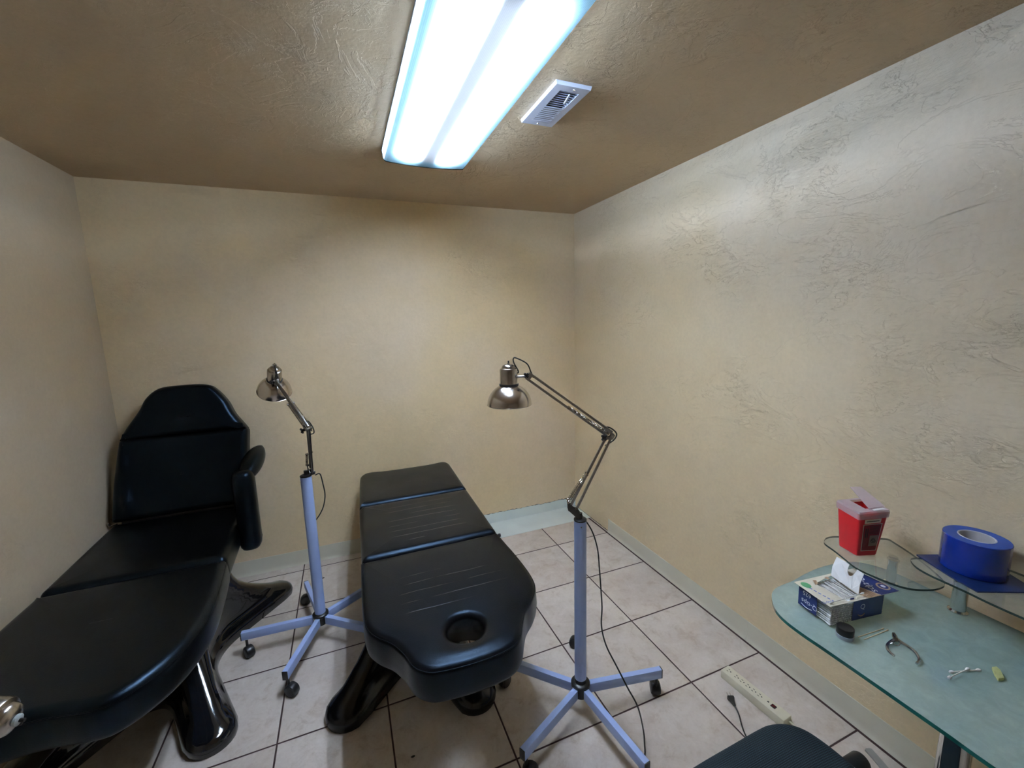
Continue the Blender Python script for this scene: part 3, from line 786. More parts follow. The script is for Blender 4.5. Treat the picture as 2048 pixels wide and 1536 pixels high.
def floor_lamp(label, hub, leg_az, ztop, pole_r, A, B, C_, head, axis, plane_n, cord=None, socket_r=.032, shade_r=.083, top_hook=False, loc=None):
    """hub (x,y); arm joints A (at the post), B (elbow), C_ (head joint); head = shade/socket junction; axis = way the shade opens"""
    hx, hy = hub; T = thing('floor_lamp', label, 'lamp', (hx, hy, 0), 'silver task lamps on rolling stands')
    zt = .118
    for az in leg_az:
        d = Vector((math.cos(az), math.sin(az), 0)); a = Vector((hx, hy, .128)) + d * .035; b = Vector((hx, hy, .128)) + d * .355
        bm = bmesh.new(); vs = obox(bm, a - Vector((0, 0, .020)), b - Vector((0, 0, .020)), .023, .040, .0015)
        lg = obj('leg', bm, 'standpaint', T, auto=30)
        bm = bmesh.new(); obox(bm, b - Vector((0, 0, .020)) - d * .0002, b - Vector((0, 0, .020)) + d * .0035, .0235, .0405, .001); obj('end_cap', bm, 'blackplastic', lg)
        for q in (.10, .20):
            bm = bmesh.new(); cyl(bm, Vector((hx, hy, .089)) + d * q, Vector((hx, hy, .086)) + d * q, .003, seg=8); obj('screw', bm, 'screw', lg)
        caster(T, hub, b, d, az + (1.3 if az < 3 else 2.2), .128)
    bm = bmesh.new(); lathe(bm, (hx, hy, .080), (0, 0, 1), [(.024, 0), (.030, .002), (.030, .040), (.038, .046), (.038, .056), (.034, .060), (.024, .062), (.0235, .078), (.0, .078)], 32)
    obj('hub', bm, 'blackplastic', T)
    bm = bmesh.new(); cyl(bm, (hx, hy, .140), (hx, hy, ztop), pole_r, seg=32); pl = obj('pole', bm, 'standpaint', T)
    bm = bmesh.new(); lathe(bm, (hx, hy, ztop - .001), (0, 0, 1), [(pole_r - .001, 0), (pole_r + .0008, .001), (pole_r + .0008, .006), (pole_r - .004, .009), (.008, .009), (.008, .03), (0, .03)], 24)
    obj('pole_cap', bm, 'blackplastic', T)
    bm = bmesh.new(); lathe(bm, Vector((hx, hy, ztop - .018)) - plane_n * (pole_r - .001), -plane_n, [(.0035, 0), (.003, .0015), (0, .002)], 10); obj('screw', bm, 'screw', pl)
    A, B, C_, head = Vector(A), Vector(B), Vector(C_), Vector(head); n = plane_n
    # post bracket: two plates with a triangular outline
    side = n
    u1 = (B - A).normalized(); p1 = u1.cross(n).normalized()      # perpendicular to the lower arm in its plane
    if p1.x > 0: p1 = -p1
    bm = bmesh.new()
    for s in (-1, 1):
        o = n * (.009 * s)
        pts = [Vector((hx, hy, ztop + .004)) + p1 * -.008, Vector((hx, hy, ztop + .004)) + p1 * .010, A + p1 * .034 - Vector((0, 0, .012)), A + p1 * .036 + Vector((0, 0, .022)), A + Vector((0, 0, .004)) + p1 * .012, A - p1 * .012]
        va = [bm.verts.new(p + o - n * .001) for p in pts]; vb = [bm.verts.new(p + o + n * .001) for p in pts]
        bm.faces.new(va); bm.faces.new(vb[::-1])
        for i in range(len(pts)): bm.faces.new((va[i], va[(i + 1) % len(pts)], vb[(i + 1) % len(pts)], vb[i]))
    for q in (A, A + p1 * .030 + Vector((0, 0, .018)), A + p1 * .030 - Vector((0, 0, .008))):
        cyl(bm, q - n * .013, q + n * .013, .0045, seg=10)
    obj('post_bracket', bm, 'darkmetal', T, auto=30)
    # lower arm: two parallel square tubes, upper arm the same
    u2 = (C_ - B).normalized(); p2 = u2.cross(n).normalized()
    if p2.z < 0: p2 = -p2
    bm = bmesh.new()
    obox(bm, A - p1 * .001, B - p1 * .006, .0085, .0085, .001, up=n); obox(bm, A + p1 * .020 + Vector((0, 0, .012)), B + p1 * .012 - u1 * .012, .0085, .0085, .001, up=n)
    la = obj('lower_arm', bm, 'arm', T, auto=30)
    bm = bmesh.new()
    obox(bm, B + p2 * .008, C_ + p2 * .011, .0085, .0085, .001, up=n); obox(bm, B - p2 * .014 + u2 * .008, C_ - p2 * .010, .0085, .0085, .001, up=n)
    ua = obj('upper_arm', bm, 'arm', T, auto=30)
    # springs
    def spring(par, a, b, turns, r=.0042):
        bm = bmesh.new(); N = turns * 8; pts = []
        x, y, d = frame_of(b - a); L = (b - a).length
        for i in range(N + 1):
            t = i / N; an = 2 * math.pi * turns * t
            pts.append(a + d * L * t + x * r * math.cos(an) + y * r * math.sin(an))
        tube(bm, pts, .0013, 5)
        cyl(bm, a - n * .006, a + n * .006, .004, seg=8); cyl(bm, b - n * .006, b + n * .006, .005, seg=8)
        obj('spring', bm, 'chrome', par)
    for s in (-1, 1):
        spring(la, A + p1 * .034 + Vector((0, 0, .020)) + n * .010 * s, A + p1 * .022 + u1 * .145 + n * .010 * s, 26)
        spring(ua, B - p2 * .004 + u2 * .014 + n * .010 * s, B - p2 * .010 + u2 * .185 + n * .010 * s, 32)
    # elbow plates
    bm = bmesh.new()
    for s in (-1, 1):
        o = n * (.008 * s)
        pts = [B + p2 * .010 + u2 * .030, B + p2 * .006 - u2 * .012, B - p2 * .012 - u2 * .016, B - p2 * .026 + u2 * .004, B - p2 * .022 + u2 * .018, B - p2 * .006 + u2 * .036]
        cc = sum(pts, Vector()) / 6; inn_ = [cc + (p - cc) * .45 for p in pts]
        for q, (i_, j_) in enumerate([(i, (i + 1) % 6) for i in range(6)]):
            for e in (-.0008, .0008):
                bm.faces.new([bm.verts.new(v + o + n * e) for v in (pts[i_], pts[j_], inn_[j_], inn_[i_])])
            bm.faces.new([bm.verts.new(v) for v in (pts[i_] + o - n * .0008, pts[j_] + o - n * .0008, pts[j_] + o + n * .0008, pts[i_] + o + n * .0008)])
    for q in (B - u2 * .006, B - p2 * .018 + u2 * .010, B + u2 * .026): cyl(bm, q - n * .012, q + n * .012, .0042, seg=10)
    obj('elbow_plate', bm, 'arm', T, auto=30)
    bm = bmesh.new(); wing(bm, B - p2 * .024 + u2 * .020 - n * .010, -n, .012); obj('wing_knob', bm, 'blackplastic', T)
    # head
    ax = Vector(axis).normalized()
    sock0 = head - ax * .056
    up_ = -ax
    bm = bmesh.new(); R_ = socket_r
    lathe(bm, head + ax * .002, up_, [(R_ - .002, 0), (R_, .002), (R_, .052), (R_ - .002, .056), (R_ - .007, .058), (R_ - .007, .061), (R_ - .010, .067), (R_ - .018, .071), (0.005, .0725), (.005, .075), (0, .075)], 40)
    sk = obj('socket_housing', bm, 'chrome', T)
    bm = bmesh.new(); cyl(bm, head - ax * .072, head - ax * .082, .0028, seg=10)
    if top_hook:
        x_, y_, d_ = frame_of(up_); tube(bm, [head - ax * .070 + x_ * .004, head - ax * .086 + x_ * .006, head - ax * .092, head - ax * .086 - x_ * .006, head - ax * .070 - x_ * .004], .0035, 8)
    obj('switch', bm, 'polished' if top_hook else 'blackplastic', sk)
    bm = bmesh.new(); lathe(bm, head + ax * .0005, ax, [(R_ - .004, 0), (R_ + .003, .0005), (R_ + .003, .006), (R_ - .002, .008)], 40, cap=False); obj('collar', bm, 'blackplastic', T)
    prof = []; sr = shade_r
    for k in range(17):
        a = k / 16; ang = math.radians(20 + 68 * a)
        prof.append((sr * math.sin(ang) / math.sin(math.radians(88)), .006 + .070 * (math.cos(math.radians(20)) - math.cos(ang)) / (math.cos(math.radians(20)) - math.cos(math.radians(88)))))
    prof[0] = (R_ - .001, .006)
    inner = [(r - .0012, t + .0004) for r, t in reversed(prof)]
    bm = bmesh.new(); lathe(bm, head, ax, prof + [(sr + .0015, prof[-1][1] + .0006), (sr, prof[-1][1] + .002)] + inner, 64, cap=False)
    obj('lamp_shade', bm, 'shadechrome', T, auto=50)
    bm = bmesh.new(); lathe(bm, head + ax * .006, ax, [(.012, 0), (.013, .010), (.022, .030), (.026, .045), (.022, .058), (.010, .066), (0, .067)], 24); obj('bulb', bm, 'core', T)
    # joint between arm and head
    mid_ = head - ax * .022; to = (C_ - mid_).normalized()
    bm = bmesh.new()
    sp = mid_ + to * (R_ - .002)
    cyl(bm, sp, C_ - to * .006, .005, seg=12)
    for s in (-1, 1):
        o = n * (.0075 * s); pts = [C_ + p2 * .015 - u2 * .004, C_ + p2 * .010 + u2 * -.014, C_ - p2 * .013 - u2 * .012, C_ - p2 * .010 + u2 * .010, C_ + u2 * .018 - p2 * .002]
        va = [bm.verts.new(p + o - n * .0008) for p in pts]; vb = [bm.verts.new(p + o + n * .0008) for p in pts]
        bm.faces.new(va); bm.faces.new(vb[::-1])
        for i in range(5): bm.faces.new((va[i], va[(i + 1) % 5], vb[(i + 1) % 5], vb[i]))
    for q in (C_ + p2 * .011, C_ - p2 * .010): cyl(bm, q - n * .011, q + n * .011, .004, seg=10)
    obj('head_joint', bm, 'arm', T, auto=30)
    bm = bmesh.new(); wing(bm, C_ + u2 * .008 - n * .008, -n, .010); obj('wing_knob', bm, 'blackplastic', T)
    # cord loop from the socket along the arms
    x_ = (C_ - mid_); x_.normalize()
    upz = -ax
    bm = bmesh.new()
    tube(bm, spline([mid_ - ax * .012 + x_ * (R_ - .002), mid_ - ax * .020 + x_ * (R_ + .003), mid_ - ax * .050 + x_ * (R_ - .012), mid_ - ax * .066 + x_ * (R_ - .014), mid_ - ax * .068 + x_ * (R_ - .004), mid_ - ax * .045 + x_ * (R_ + .034), C_ + p2 * .018, C_ + p2 * .006 - u2 * .02 + n * .004], 8), .0024, 8)
    obj('head_cord', bm, 'cable', T)
    bm = bmesh.new()
    tube(bm, spline([B + p2 * .004 + u2 * .036 + n * .012, B + p2 * .016 + u2 * .012 + n * .012, B + p2 * .012 - u2 * .020 + n * .012, B - p2 * .012 - u2 * .026 + n * .010, B - u1 * .05 + n * .006], 8), .0026, 8)
    obj('elbow_cord', bm, 'cable', T)
    if cord:
        bm = bmesh.new(); tube(bm, spline(cord, 8), .0028, 8); obj('power_cord', bm, 'cable', T)
    return T

N1 = Vector((.3685, .9296, 0)).normalized()
h1 = Vector((.781, 1.304, 0))
q1 = lambda x, y, off=0.0: at_plane(x, y, h1 + N1 * off, N1)
az1 = [math.atan2(y - 1.304, x - .781) for x, y in ((1.127, 1.237),)][0]
legs1 = [az1 + k * 2 * math.pi / 5 for k in range(5)]
cordpts = []
dk = Vector((h1.x, h1.y, 1)) - EYE
for i, (x, y, dep) in enumerate([(1154, 1018, 1.688), (1166, 1034, 1.70), (1184, 1062, 1.70), (1195, 1098, 1.69), (1199, 1140, 1.67), (1202, 1180, 1.64), (1204, 1215, 1.61), (1203, 1252, 1.58), (1212, 1290, 1.55), (1232, 1330, 1.52), (1255, 1375, 1.49), (1276, 1415, 1.47)]):
    cordpts.append(EYE + ray(x, y) * dep)
cordpts += [at(1287, 1462, z=.03), at(1290, 1500, z=.006), at(1296, 1545, z=.004), Vector((.93, .86, .004)), Vector((1.10, .80, .004)), Vector((1.24, .86, .004)), at(1487, 1461, z=.004), at(1478, 1430, z=.005), at(1470, 1412, z=.012)]
L1 = floor_lamp('silver task lamp on a wheeled stand between the flat bed and the right wall', (h1.x, h1.y), legs1, .836, .0235,
    q1(1152, 1019), q1(1222, 868), q1(1056, 752), q1(1018, 767), (0.0, 0.0, -1), N1, cord=cordpts, shade_r=.081)
L1['label'] = 'silver task lamp with its arm reaching left, on the wheeled stand nearest the right wall'
pc = [c for c in L1.children if c.name.startswith('power_cord')][0]
bm = bmesh.new(); a = at(1470, 1412, z=.012); b = at(1460, 1393, z=.013); d = (b - a).normalized()
L_ = (b - a).length
x_, y_, _ = frame_of(d)
rows = []
for t, wx, wy in ((0, .004, .004), (.3, .006, .005), (.6, .010, .006), (.75, .013, .008), (.95, .013, .008), (1.0, .011, .006)):
    rows.append([bm.verts.new(a + d * L_ * t + x_ * wx * sx + y_ * wy * sy) for sx, sy in ((1, 1), (-1, 1), (-1, -1), (1, -1))])
for A_, B_ in zip(rows, rows[1:]):
    for i in range(4): bm.faces.new((A_[i], A_[(i + 1) % 4], B_[(i + 1) % 4], B_[i]))
bm.faces.new(rows[0]); bm.faces.new(rows[-1])
bmesh.ops.bevel(bm, geom=bm.edges[:], offset=.0012, segments=2, affect='EDGES')
obj('plug', bm, 'blackplastic', pc)
bm = bmesh.new()
for s in (-1, 1): obox(bm, b + x_ * .006 * s, b + x_ * .006 * s + d * .017, .0015, .006)
obj('plug_blade', bm, 'screw', pc)

# second lamp, by the back wall; its arm folds towards the camera
h2 = Vector((-.222, 2.19, 0))
legs2_dirs = [math.atan2(2.268 - 2.19, -.587 + .222), math.atan2(1.936 - 2.19, -.314 + .222)]
az2 = math.atan2(-.26, -.10)
legs2 = [az2 + k * 2 * math.pi / 5 for k in range(5)]
A2_ = at(625, 946, y=2.19); Bq = at(617, 856, y=1.95); Cq = at(553, 764, y=2.21)
pl_n = (Bq - A2_).cross(Cq - Bq).normalized()
if pl_n.y < 0: pl_n = -pl_n
hd2 = at(549, 758, y=2.255)
c2 = [A2_ + Vector((.012, .0, -.012)), at(640, 948, y=2.18), at(646, 968, y=2.17), at(650, 990, y=2.17), at(647, 1012, y=2.19), at(640, 1028, y=2.21), at(632, 1040, y=2.225)]
floor_lamp('silver task lamp with a tilted shade on the wheeled stand between the two beds', (h2.x, h2.y), legs2, at(622, 951, y=2.19).z, .0255,
    A2_, Bq, Cq, hd2, (-.15, .52, -.84), pl_n, cord=c2, top_hook=True, shade_r=.075, socket_r=.031)

# third lamp: only the end of its socket shows at the left edge
hd3 = EYE + ray(34, 1440) * .64 + Vector((-.95, .21, .20)).normalized() * .072
ax3 = Vector((-.95, .21, .20)).normalized()
floor_lamp('silver task lamp at the left edge, only its socket end in view', (-1.0, .42), [.4 + k * 2 * math.pi / 5 for k in range(5)], .62, .0235,
    (-1.0, .42, .66), (-1.04, .66, .92), (-.86, .93, .93), hd3, ax3, Vector((1, 0, 0)), socket_r=.030, shade_r=.083)
L3 = [o for o in COL.objects if o.name == 'floor_lamp.002'][0]
sk3 = [c for c in L3.children if c.name.startswith('socket_housing')][0]
bm = bmesh.new(); e0 = hd3 - ax3 * .0725; lathe(bm, e0, -ax3, [(.008, -.002), (.008, .002), (.0065, .003), (0, .0033)], 24); obj('push_button', bm, 'pad', sk3, label='pale round push button on the end of the socket')

# ============================================================ GLASS DESK
DZ = .72
desk = thing('glass_desk', 'curved green glass desk top against the right wall with raised glass shelves', 'desk', (1.38, .40, 0))
top_poly = [(1.661, .700), (1.652, .772), (1.620, .822), (1.560, .846), (1.470, .856), (1.380, .852), (1.315, .844), (1.244, .842), (1.202, .832), (1.167, .808), (1.134, .772), (1.117, .731), (1.111, .676),
            (1.111, .626), (1.110, .563), (1.108, .491), (1.106, .430), (1.104, .367), (1.100, .303), (1.098, .10), (1.098, -.20), (1.11, -.29), (1.16, -.34), (1.25, -.35), (1.52, -.35), (1.60, -.33), (1.64, -.28), (1.646, -.20), (1.648, .3), (1.652, .52)]
tp = [(p.x, p.y) for p in spline([(x, y, 0) for x, y in top_poly], 5, closed=True)]
bm = bmesh.new(); prism(bm, tp, DZ - .010, DZ, mi_side=1, mi_top=0); tt = obj('desk_top', bm, ['glass', 'glassedge'], desk, auto=30)
def post(x, y, z0, z1, r=.019):
    bm = bmesh.new(); lathe(bm, (x, y, z0), (0, 0, 1), [(r + .005, 0), (r + .005, .003), (r + .002, .006), (r, .008), (r, z1 - z0 - .006), (r + .003, z1 - z0 - .003), (r + .003, z1 - z0)], 32)
    return obj('shelf_post', bm, 'polished', desk)
AZ, BZ = .808, .850
Apoly = [(1.504, .871), (1.534, .877), (1.568, .868), (1.628, .832), (1.688, .798), (1.704, .785), (1.697, .765), (1.660, .693), (1.600, .610), (1.560, .575), (1.515, .572), (1.475, .585), (1.446, .604), (1.428, .637), (1.419, .716), (1.440, .767), (1.462, .812), (1.480, .855)]
Apoly = [(p.x, p.y) for p in spline([(x, y, 0) for x, y in Apoly], 5, closed=True)]
bm = bmesh.new(); prism(bm, Apoly, AZ - .006, AZ, mi_side=1, mi_top=0); obj('left_shelf', bm, ['glass_thin', 'glassedge_dark'], desk, auto=30)
Bpoly = [(1.722, .470), (1.720, .512), (1.690, .550), (1.630, .602), (1.575, .640), (1.548, .650), (1.528, .643), (1.504, .618), (1.492, .582), (1.489, .536), (1.486, .500), (1.480, .459), (1.478, .400), (1.480, .25), (1.50, .16), (1.56, .12), (1.68, .12), (1.715, .16), (1.722, .30)]
Bpoly = [(p.x, p.y) for p in spline([(x, y, 0) for x, y in Bpoly], 5, closed=True)]
bm = bmesh.new(); prism(bm, Bpoly, BZ - .006, BZ, mi_side=1, mi_top=0); obj('right_shelf', bm, ['glass_thin', 'glassedge_dark'], desk, auto=30)
pb = at(1915, 1222, z=DZ)
post(pb.x, pb.y, DZ, BZ - .006, .017)
pa = at(1787, 1115, z=AZ)
post(pa.x, pa.y, DZ, AZ - .006, .013)
post(1.60, .20, DZ, BZ - .006, .017)
bm = bmesh.new(); lathe(bm, (pa.x, pa.y, AZ), (0, 0, 1), [(.012, 0), (.012, .0025), (.010, .0035), (0, .0035)], 24); obj('post_cap', bm, 'clear', desk)
lx, ly = 1.150, .372
for (x, y) in ((lx, ly), (1.60, .315), (1.150, -.22), (1.60, -.22)):
    bm = bmesh.new(); lathe(bm, (x, y, 0), (0, 0, 1), [(.034, 0), (.034, .006), (.026, .012), (.026, DZ - .030), (.030, DZ - .020), (.031, DZ - .0102)], 32); obj('leg', bm, 'polished', desk)

# ---- sharps container
SZ = AZ + .0005
sc = thing('sharps_container', 'red plastic sharps bin with a clear lid standing on the left glass shelf', 'sharps container', (1.56, .81, SZ))
# bottom and top rectangles (nearest corner, right corner, far corner, left corner)
b_n, b_r, b_l = at(1713, 1112, z=SZ), at(1754, 1110, z=SZ), at(1676, 1090, z=SZ)
t_z = SZ + .138
t_n, t_r, t_l = at(1719, 1033, z=t_z), at(1778, 1027, z=t_z), at(1674, 1007, z=t_z)
b_f = b_r + b_l - b_n; t_f = t_r + t_l - t_n
def quad_ring(n_, r_, f_, l_, rad=.008, k=4):
    out = []; P = [n_, r_, f_, l_]
    for i in range(4):
        p0, p1, p2 = P[i - 1], P[i], P[(i + 1) % 4]; a = p1 + (p0 - p1).normalized() * rad; b = p1 + (p2 - p1).normalized() * rad
        for j in range(k + 1):
            t = j / k; out.append(a * (1 - t) ** 2 + p1 * 2 * t * (1 - t) + b * t * t)
    return out
def loft(bm, rings, cap0=True, cap1=True, mi=0):
    V = [[bm.verts.new(p) for p in r] for r in rings]; n = len(V[0])
    for A_, B_ in zip(V, V[1:]):
        for i in range(n): bm.faces.new((A_[i], A_[(i + 1) % n], B_[(i + 1) % n], B_[i])).material_index = mi
    if cap0: bm.faces.new(V[0][::-1])
    if cap1: bm.faces.new(V[-1])
    return V
R0 = quad_ring(b_n, b_r, b_f, b_l); R1 = quad_ring(t_n, t_r, t_f, t_l)
cen0 = sum(R0, Vector()) / len(R0); cen1 = sum(R1, Vector()) / len(R1)
shr = lambda R, c, s, dz=0: [c + (p - c) * s + Vector((0, 0, dz)) for p in R]
bm = bmesh.new(); loft(bm, [shr(R0, cen0, .97), shr(R0, cen0, 1, .003), R1, shr(R1, cen1, .96), shr(R0, cen0, .94, .004)]); obj('bin', bm, 'red', sc, auto=40)
# lid: skirt + top ring + opening, hinged flap raised
bm = bmesh.new()
K0 = shr(R1, cen1, 1.05, -.012); K1 = shr(R1, cen1, 1.07, 0); K2 = shr(R1, cen1, 1.07, .008); K3 = shr(R1, cen1, 1.0, .013)
ex = (t_r - t_n); ey = (t_l - t_n)
def lp(a, b, dz=.013): return t_n + ex * a + ey * b + Vector((0, 0, dz))
loft(bm, [K0, K1, K2, K3], False, False)
# top sheet in strips around the opening
def sheet(bm, quad, th=.0015):
    a = [bm.verts.new(q) for q in quad]; b = [bm.verts.new(q - Vector((0, 0, th))) for q in quad]
    n = len(quad); bm.faces.new(a); bm.faces.new(b[::-1])
    for i in range(n): bm.faces.new((a[i], b[i], b[(i + 1) % n], a[(i + 1) % n]))
for q in ([(0, 0), (1, 0), (1, .22), (0, .22)], [(0, .22), (.36, .22), (.36, 1), (0, 1)], [(.80, .22), (1, .22), (1, 1), (.80, 1)], [(.36, .9), (.80, .9), (.80, 1), (.36, 1)]):
    sheet(bm, [lp(*p) for p in q])
ld = obj('lid', bm, 'lid', sc, smooth=False)
bm = bmesh.new()
ux = ex.normalized(); uy = ey.normalized()
f0 = lp(.36, .24, .015); f1 = lp(.94, .10, .015)
e_ = at(1717, 973, z=t_z + .055); f_ = at(1730, 974, z=t_z + .055)
th = Vector((0, 0, .0015))
fl = [at(1738, 1017, z=t_z + .016), at(1770, 1012, z=t_z + .016), at(1722, 973, z=t_z + .050), at(1700, 974, z=t_z + .050)]
a_ = [bm.verts.new(p) for p in fl]; b_ = [bm.verts.new(p - th) for p in fl]
bm.faces.new(a_); bm.faces.new(b_[::-1])
for i in range(4): bm.faces.new((a_[i], b_[i], b_[(i + 1) % 4], a_[(i + 1) % 4]))
obj('lid_flap', bm, 'lid', sc, smooth=False)
bm = bmesh.new(); q = [lp(.50, .04, .0137), lp(.92, .05, .0137), lp(.90, .15, .0137), lp(.52, .14, .0137)]; sheet(bm, q, .0003); obj('lid_label', bm, 'printwhite', ld, smooth=False, label='white sticker on the lid')
# label on the right face of the bin
def face_pt(u, v, out=.0006):
    a = b_n.lerp(b_r, u); b = t_n.lerp(t_r, u); p = a.lerp(b, v)
    nn = (b_r - b_n).cross(t_n - b_n).normalized()
    return p + nn * out
def fquad(bm, u0, u1, v0, v1, out, mi=0, skew=0):
    bm.faces.new([bm.verts.new(face_pt(*p, out)) for p in ((u0, v0), (u1, v0), (u1 + skew, v1), (u0 + skew, v1))]).material_index = mi
bm = bmesh.new()
fquad(bm, .16, .86, .12, .78, .0006, 0); fquad(bm, .19, .83, .135, .765, .0009, 1)
fquad(bm, .20, .78, .80, .90, .0008, 0); fquad(bm, .26, .72, .84, .86, .0011, 2)
fquad(bm, .46, .80, .24, .50, .0012, 3)
for k in range(7): fquad(bm, .42, .76, .54 + k * .028, .552 + k * .028, .0012, 2)
fquad(bm, .26, .31, .45, .68, .0012, 2); fquad(bm, .34, .38, .45, .68, .0012, 2)
nn = (b_r - b_n).cross(t_n - b_n).normalized()
cx_ = face_pt(.63, .37, .0015); uu = (b_r - b_n).normalized(); vv = (t_n - b_n).normalized()
for k in range(3):     # biohazard mark: three open rings and a centre ring
    a = math.radians(90 + 120 * k); c = cx_ + uu * .0042 * math.cos(a) + vv * .0042 * math.sin(a)
    tube(bm, [c + uu * .0045 * math.cos(a + math.radians(-140 + 280 * i / 14)) * 1 + vv * .0045 * math.sin(a + math.radians(-140 + 280 * i / 14)) for i in range(15) if not 6 <= i <= 8], .0008, 4, 2)
tube(bm, [cx_ + uu * .0036 * math.cos(2 * math.pi * i / 12) + vv * .0036 * math.sin(2 * math.pi * i / 12) for i in range(12)], .0007, 4, 2, closed=True)
obj('warning_label', bm, ['labelwhite', 'redlabel', 'labelblack', 'labelgrey'], sc, smooth=False, recalc=False)

# ---- blue film roll and sheet
tc_ = Vector((1.624, .548, BZ + .005))
sh = [(1.575, .652), (1.625, .640), (1.700, .520), (1.690, .470), (1.655, .435), (1.600, .425), (1.506, .485)]
sh = [tuple(at(x, y, z=BZ + .004)[:2]) for x, y in ((1833, 1109), (1882, 1109), (2010, 1142), (2052, 1168), (2052, 1184), (1955, 1183), (1900, 1152))]
bm = bmesh.new(); prism(bm, sh, BZ + .0004, BZ + .0042); tag(obj('film_sheet', bm, 'navyfilm', smooth=False, origin=(1.60, .55, BZ)), 'flat navy blue film sheet under the blue roll on the right glass shelf', 'sheet')
roll = thing('film_roll', 'large blue roll of adhesive film standing on end on the right glass shelf', 'tape roll', tc_)
ro_, ri_ = .069, .037
bm = bmesh.new(); lathe(bm, tc_, (0, 0, 1), [(ri_ + .002, 0), (ro_ - .0015, 0), (ro_, .0015), (ro_, .0965), (ro_ - .0015, .098)], 72, 0, cap=False)
lathe(bm, tc_, (0, 0, 1), [(ro_ - .0015, .098), (ri_ + .002, .098)], 72, 1, cap=False)
bmesh.ops.remove_doubles(bm, verts=bm.verts, dist=1e-5)
obj('wound_film', bm, ['blue', 'bluetop'], roll, auto=30)
bm = bmesh.new(); lathe(bm, tc_, (0, 0, 1), [(ri_ + .002, .0), (ri_ + .002, .0985), (ri_ + .0005, .0995), (ri_ - .002, .0985), (ri_ - .002, 0)], 64, cap=False); obj('card_core', bm, 'core', roll)

# ---- cotton swab pack
pk = thing('swab_pack', 'opened blister pack of cotton swabs with a cream card top on the desk', 'swab pack', (1.29, .68, DZ))
CZ = DZ + .072
c_l, c_n, c_r, c_f = at(1588, 1164, z=CZ), at(1660, 1214, z=CZ), at(1797, 1180, z=CZ), at(1742, 1150, z=CZ)
c_l, c_n, c_r, c_f = at(1588, 1164, z=CZ), at(1660, 1214, z=CZ), at(1799, 1182, z=CZ), at(1709, 1136, z=CZ)
ex = (c_r - c_n).normalized(); ey = Vector((-ex.y, ex.x, 0))
def cp(a, b, dz=0): return c_n * (1 - a) * (1 - b) + c_r * a * (1 - b) + c_l * (1 - a) * b + c_f * a * b + Vector((0, 0, dz))
bm = bmesh.new()
def cq(bm, pts, z, mi): bm.faces.new([bm.verts.new(cp(a, b, z)) for a, b in pts]).material_index = mi
win = [at(x, y, z=CZ) for x, y in ((1696, 1203), (1717, 1190), (1662, 1151), (1630, 1167))]
rim = [c_n, c_r, c_f, c_l]
for i in range(4):
    j_ = (i + 1) % 4
    for dz in (0, -.0008):
        bm.faces.new([bm.verts.new(p + Vector((0, 0, dz))) for p in (rim[i], rim[j_], win[j_], win[i])])
    for q_ in (rim, win): bm.faces.new([bm.verts.new(p) for p in (q_[i], q_[j_], q_[j_] - Vector((0, 0, .0008)), q_[i] - Vector((0, 0, .0008)))])
cd = obj('card', bm, 'card', pk, smooth=False, recalc=False)
bm = bmesh.new(); Z1 = .0004
def pq(bm, px, z, mi): bm.faces.new([bm.verts.new(at(x, y, z=CZ + z)) for x, y in px]).material_index = mi
pq(bm, [(1724, 1146), (1799, 1182), (1763, 1190), (1720, 1174)], Z1, 0)
pq(bm, [(1720, 1174.5), (1763, 1190.5), (1738, 1196), (1718, 1189)], Z1 * .8, 1)
for k in range(5): pq(bm, [(1721 + 1.5 * k, 1177.5 + 2.4 * k), (1752 - 2 * k, 1188.5 + 1.2 * k), (1752 - 2 * k, 1189.2 + 1.2 * k), (1721 + 1.5 * k, 1178.2 + 2.4 * k)], Z1 * 1.5, 2)
def disc(bm, c, r, mi, sx=1.0, n=24):
    bm.faces.new([bm.verts.new(c + ex * r * sx * math.cos(2 * math.pi * i / n) + ey * r * math.sin(2 * math.pi * i / n)) for i in range(n)]).material_index = mi
lc = at(1766, 1173, z=CZ)
for r_, mi_, dz in ((.017, 1, 1.5), (.0125, 0, 2.0), (.006, 3, 2.6)): disc(bm, lc + Vector((0, 0, Z1 * dz)), r_, mi_)
obj('printed_panel', bm, ['navy', 'printtan', 'printbrown', 'printwhite', 'printgreen', 'printblue'], cd, smooth=False, recalc=False)
bm = bmesh.new(); disc(bm, at(1612, 1170, z=CZ + Z1), .014, 4, .9); obj('printed_seal', bm, ['navy', 'printtan', 'printbrown', 'printwhite', 'printgreen', 'printblue'], cd, smooth=False, recalc=False)
bm = bmesh.new()
pq(bm, [(1625, 1160), (1632, 1160), (1636, 1167), (1631, 1170)], Z1, 1); pq(bm, [(1648, 1154), (1655, 1153.5), (1660, 1158), (1655, 1159)], Z1, 1)
obj('printed_picture', bm, ['navy', 'printtan', 'printbrown', 'printwhite', 'printgreen', 'printblue'], cd, smooth=False, recalc=False)
bm = bmesh.new()
tdir = at(1752, 1184, z=CZ) - at(1722, 1160, z=CZ)
text_bm(bm, 'Q-tips', basis(at(1733, 1167, z=CZ + Z1 * 3), tdir, Vector((0, 0, 1)).cross(tdir)), .030, 3)
obj('printed_lettering', bm, ['navy', 'printtan', 'printbrown', 'printwhite', 'printgreen', 'printblue'], cd, smooth=False, recalc=False)
bm = bmesh.new()
t2 = at(1668, 1209, z=CZ) - at(1643, 1199, z=CZ)
text_bm(bm, 'Q-tips', basis(at(1654, 1204, z=CZ + Z1 * 2.4), ex, ey), .013, 5)
for k in range(6): pq(bm, [(1618 + 9 * k, 1176 + 5 * k), (1624 + 9 * k, 1179 + 5 * k), (1625 + 9 * k, 1178 + 5 * k), (1619 + 9 * k, 1175 + 5 * k)], Z1, 5)
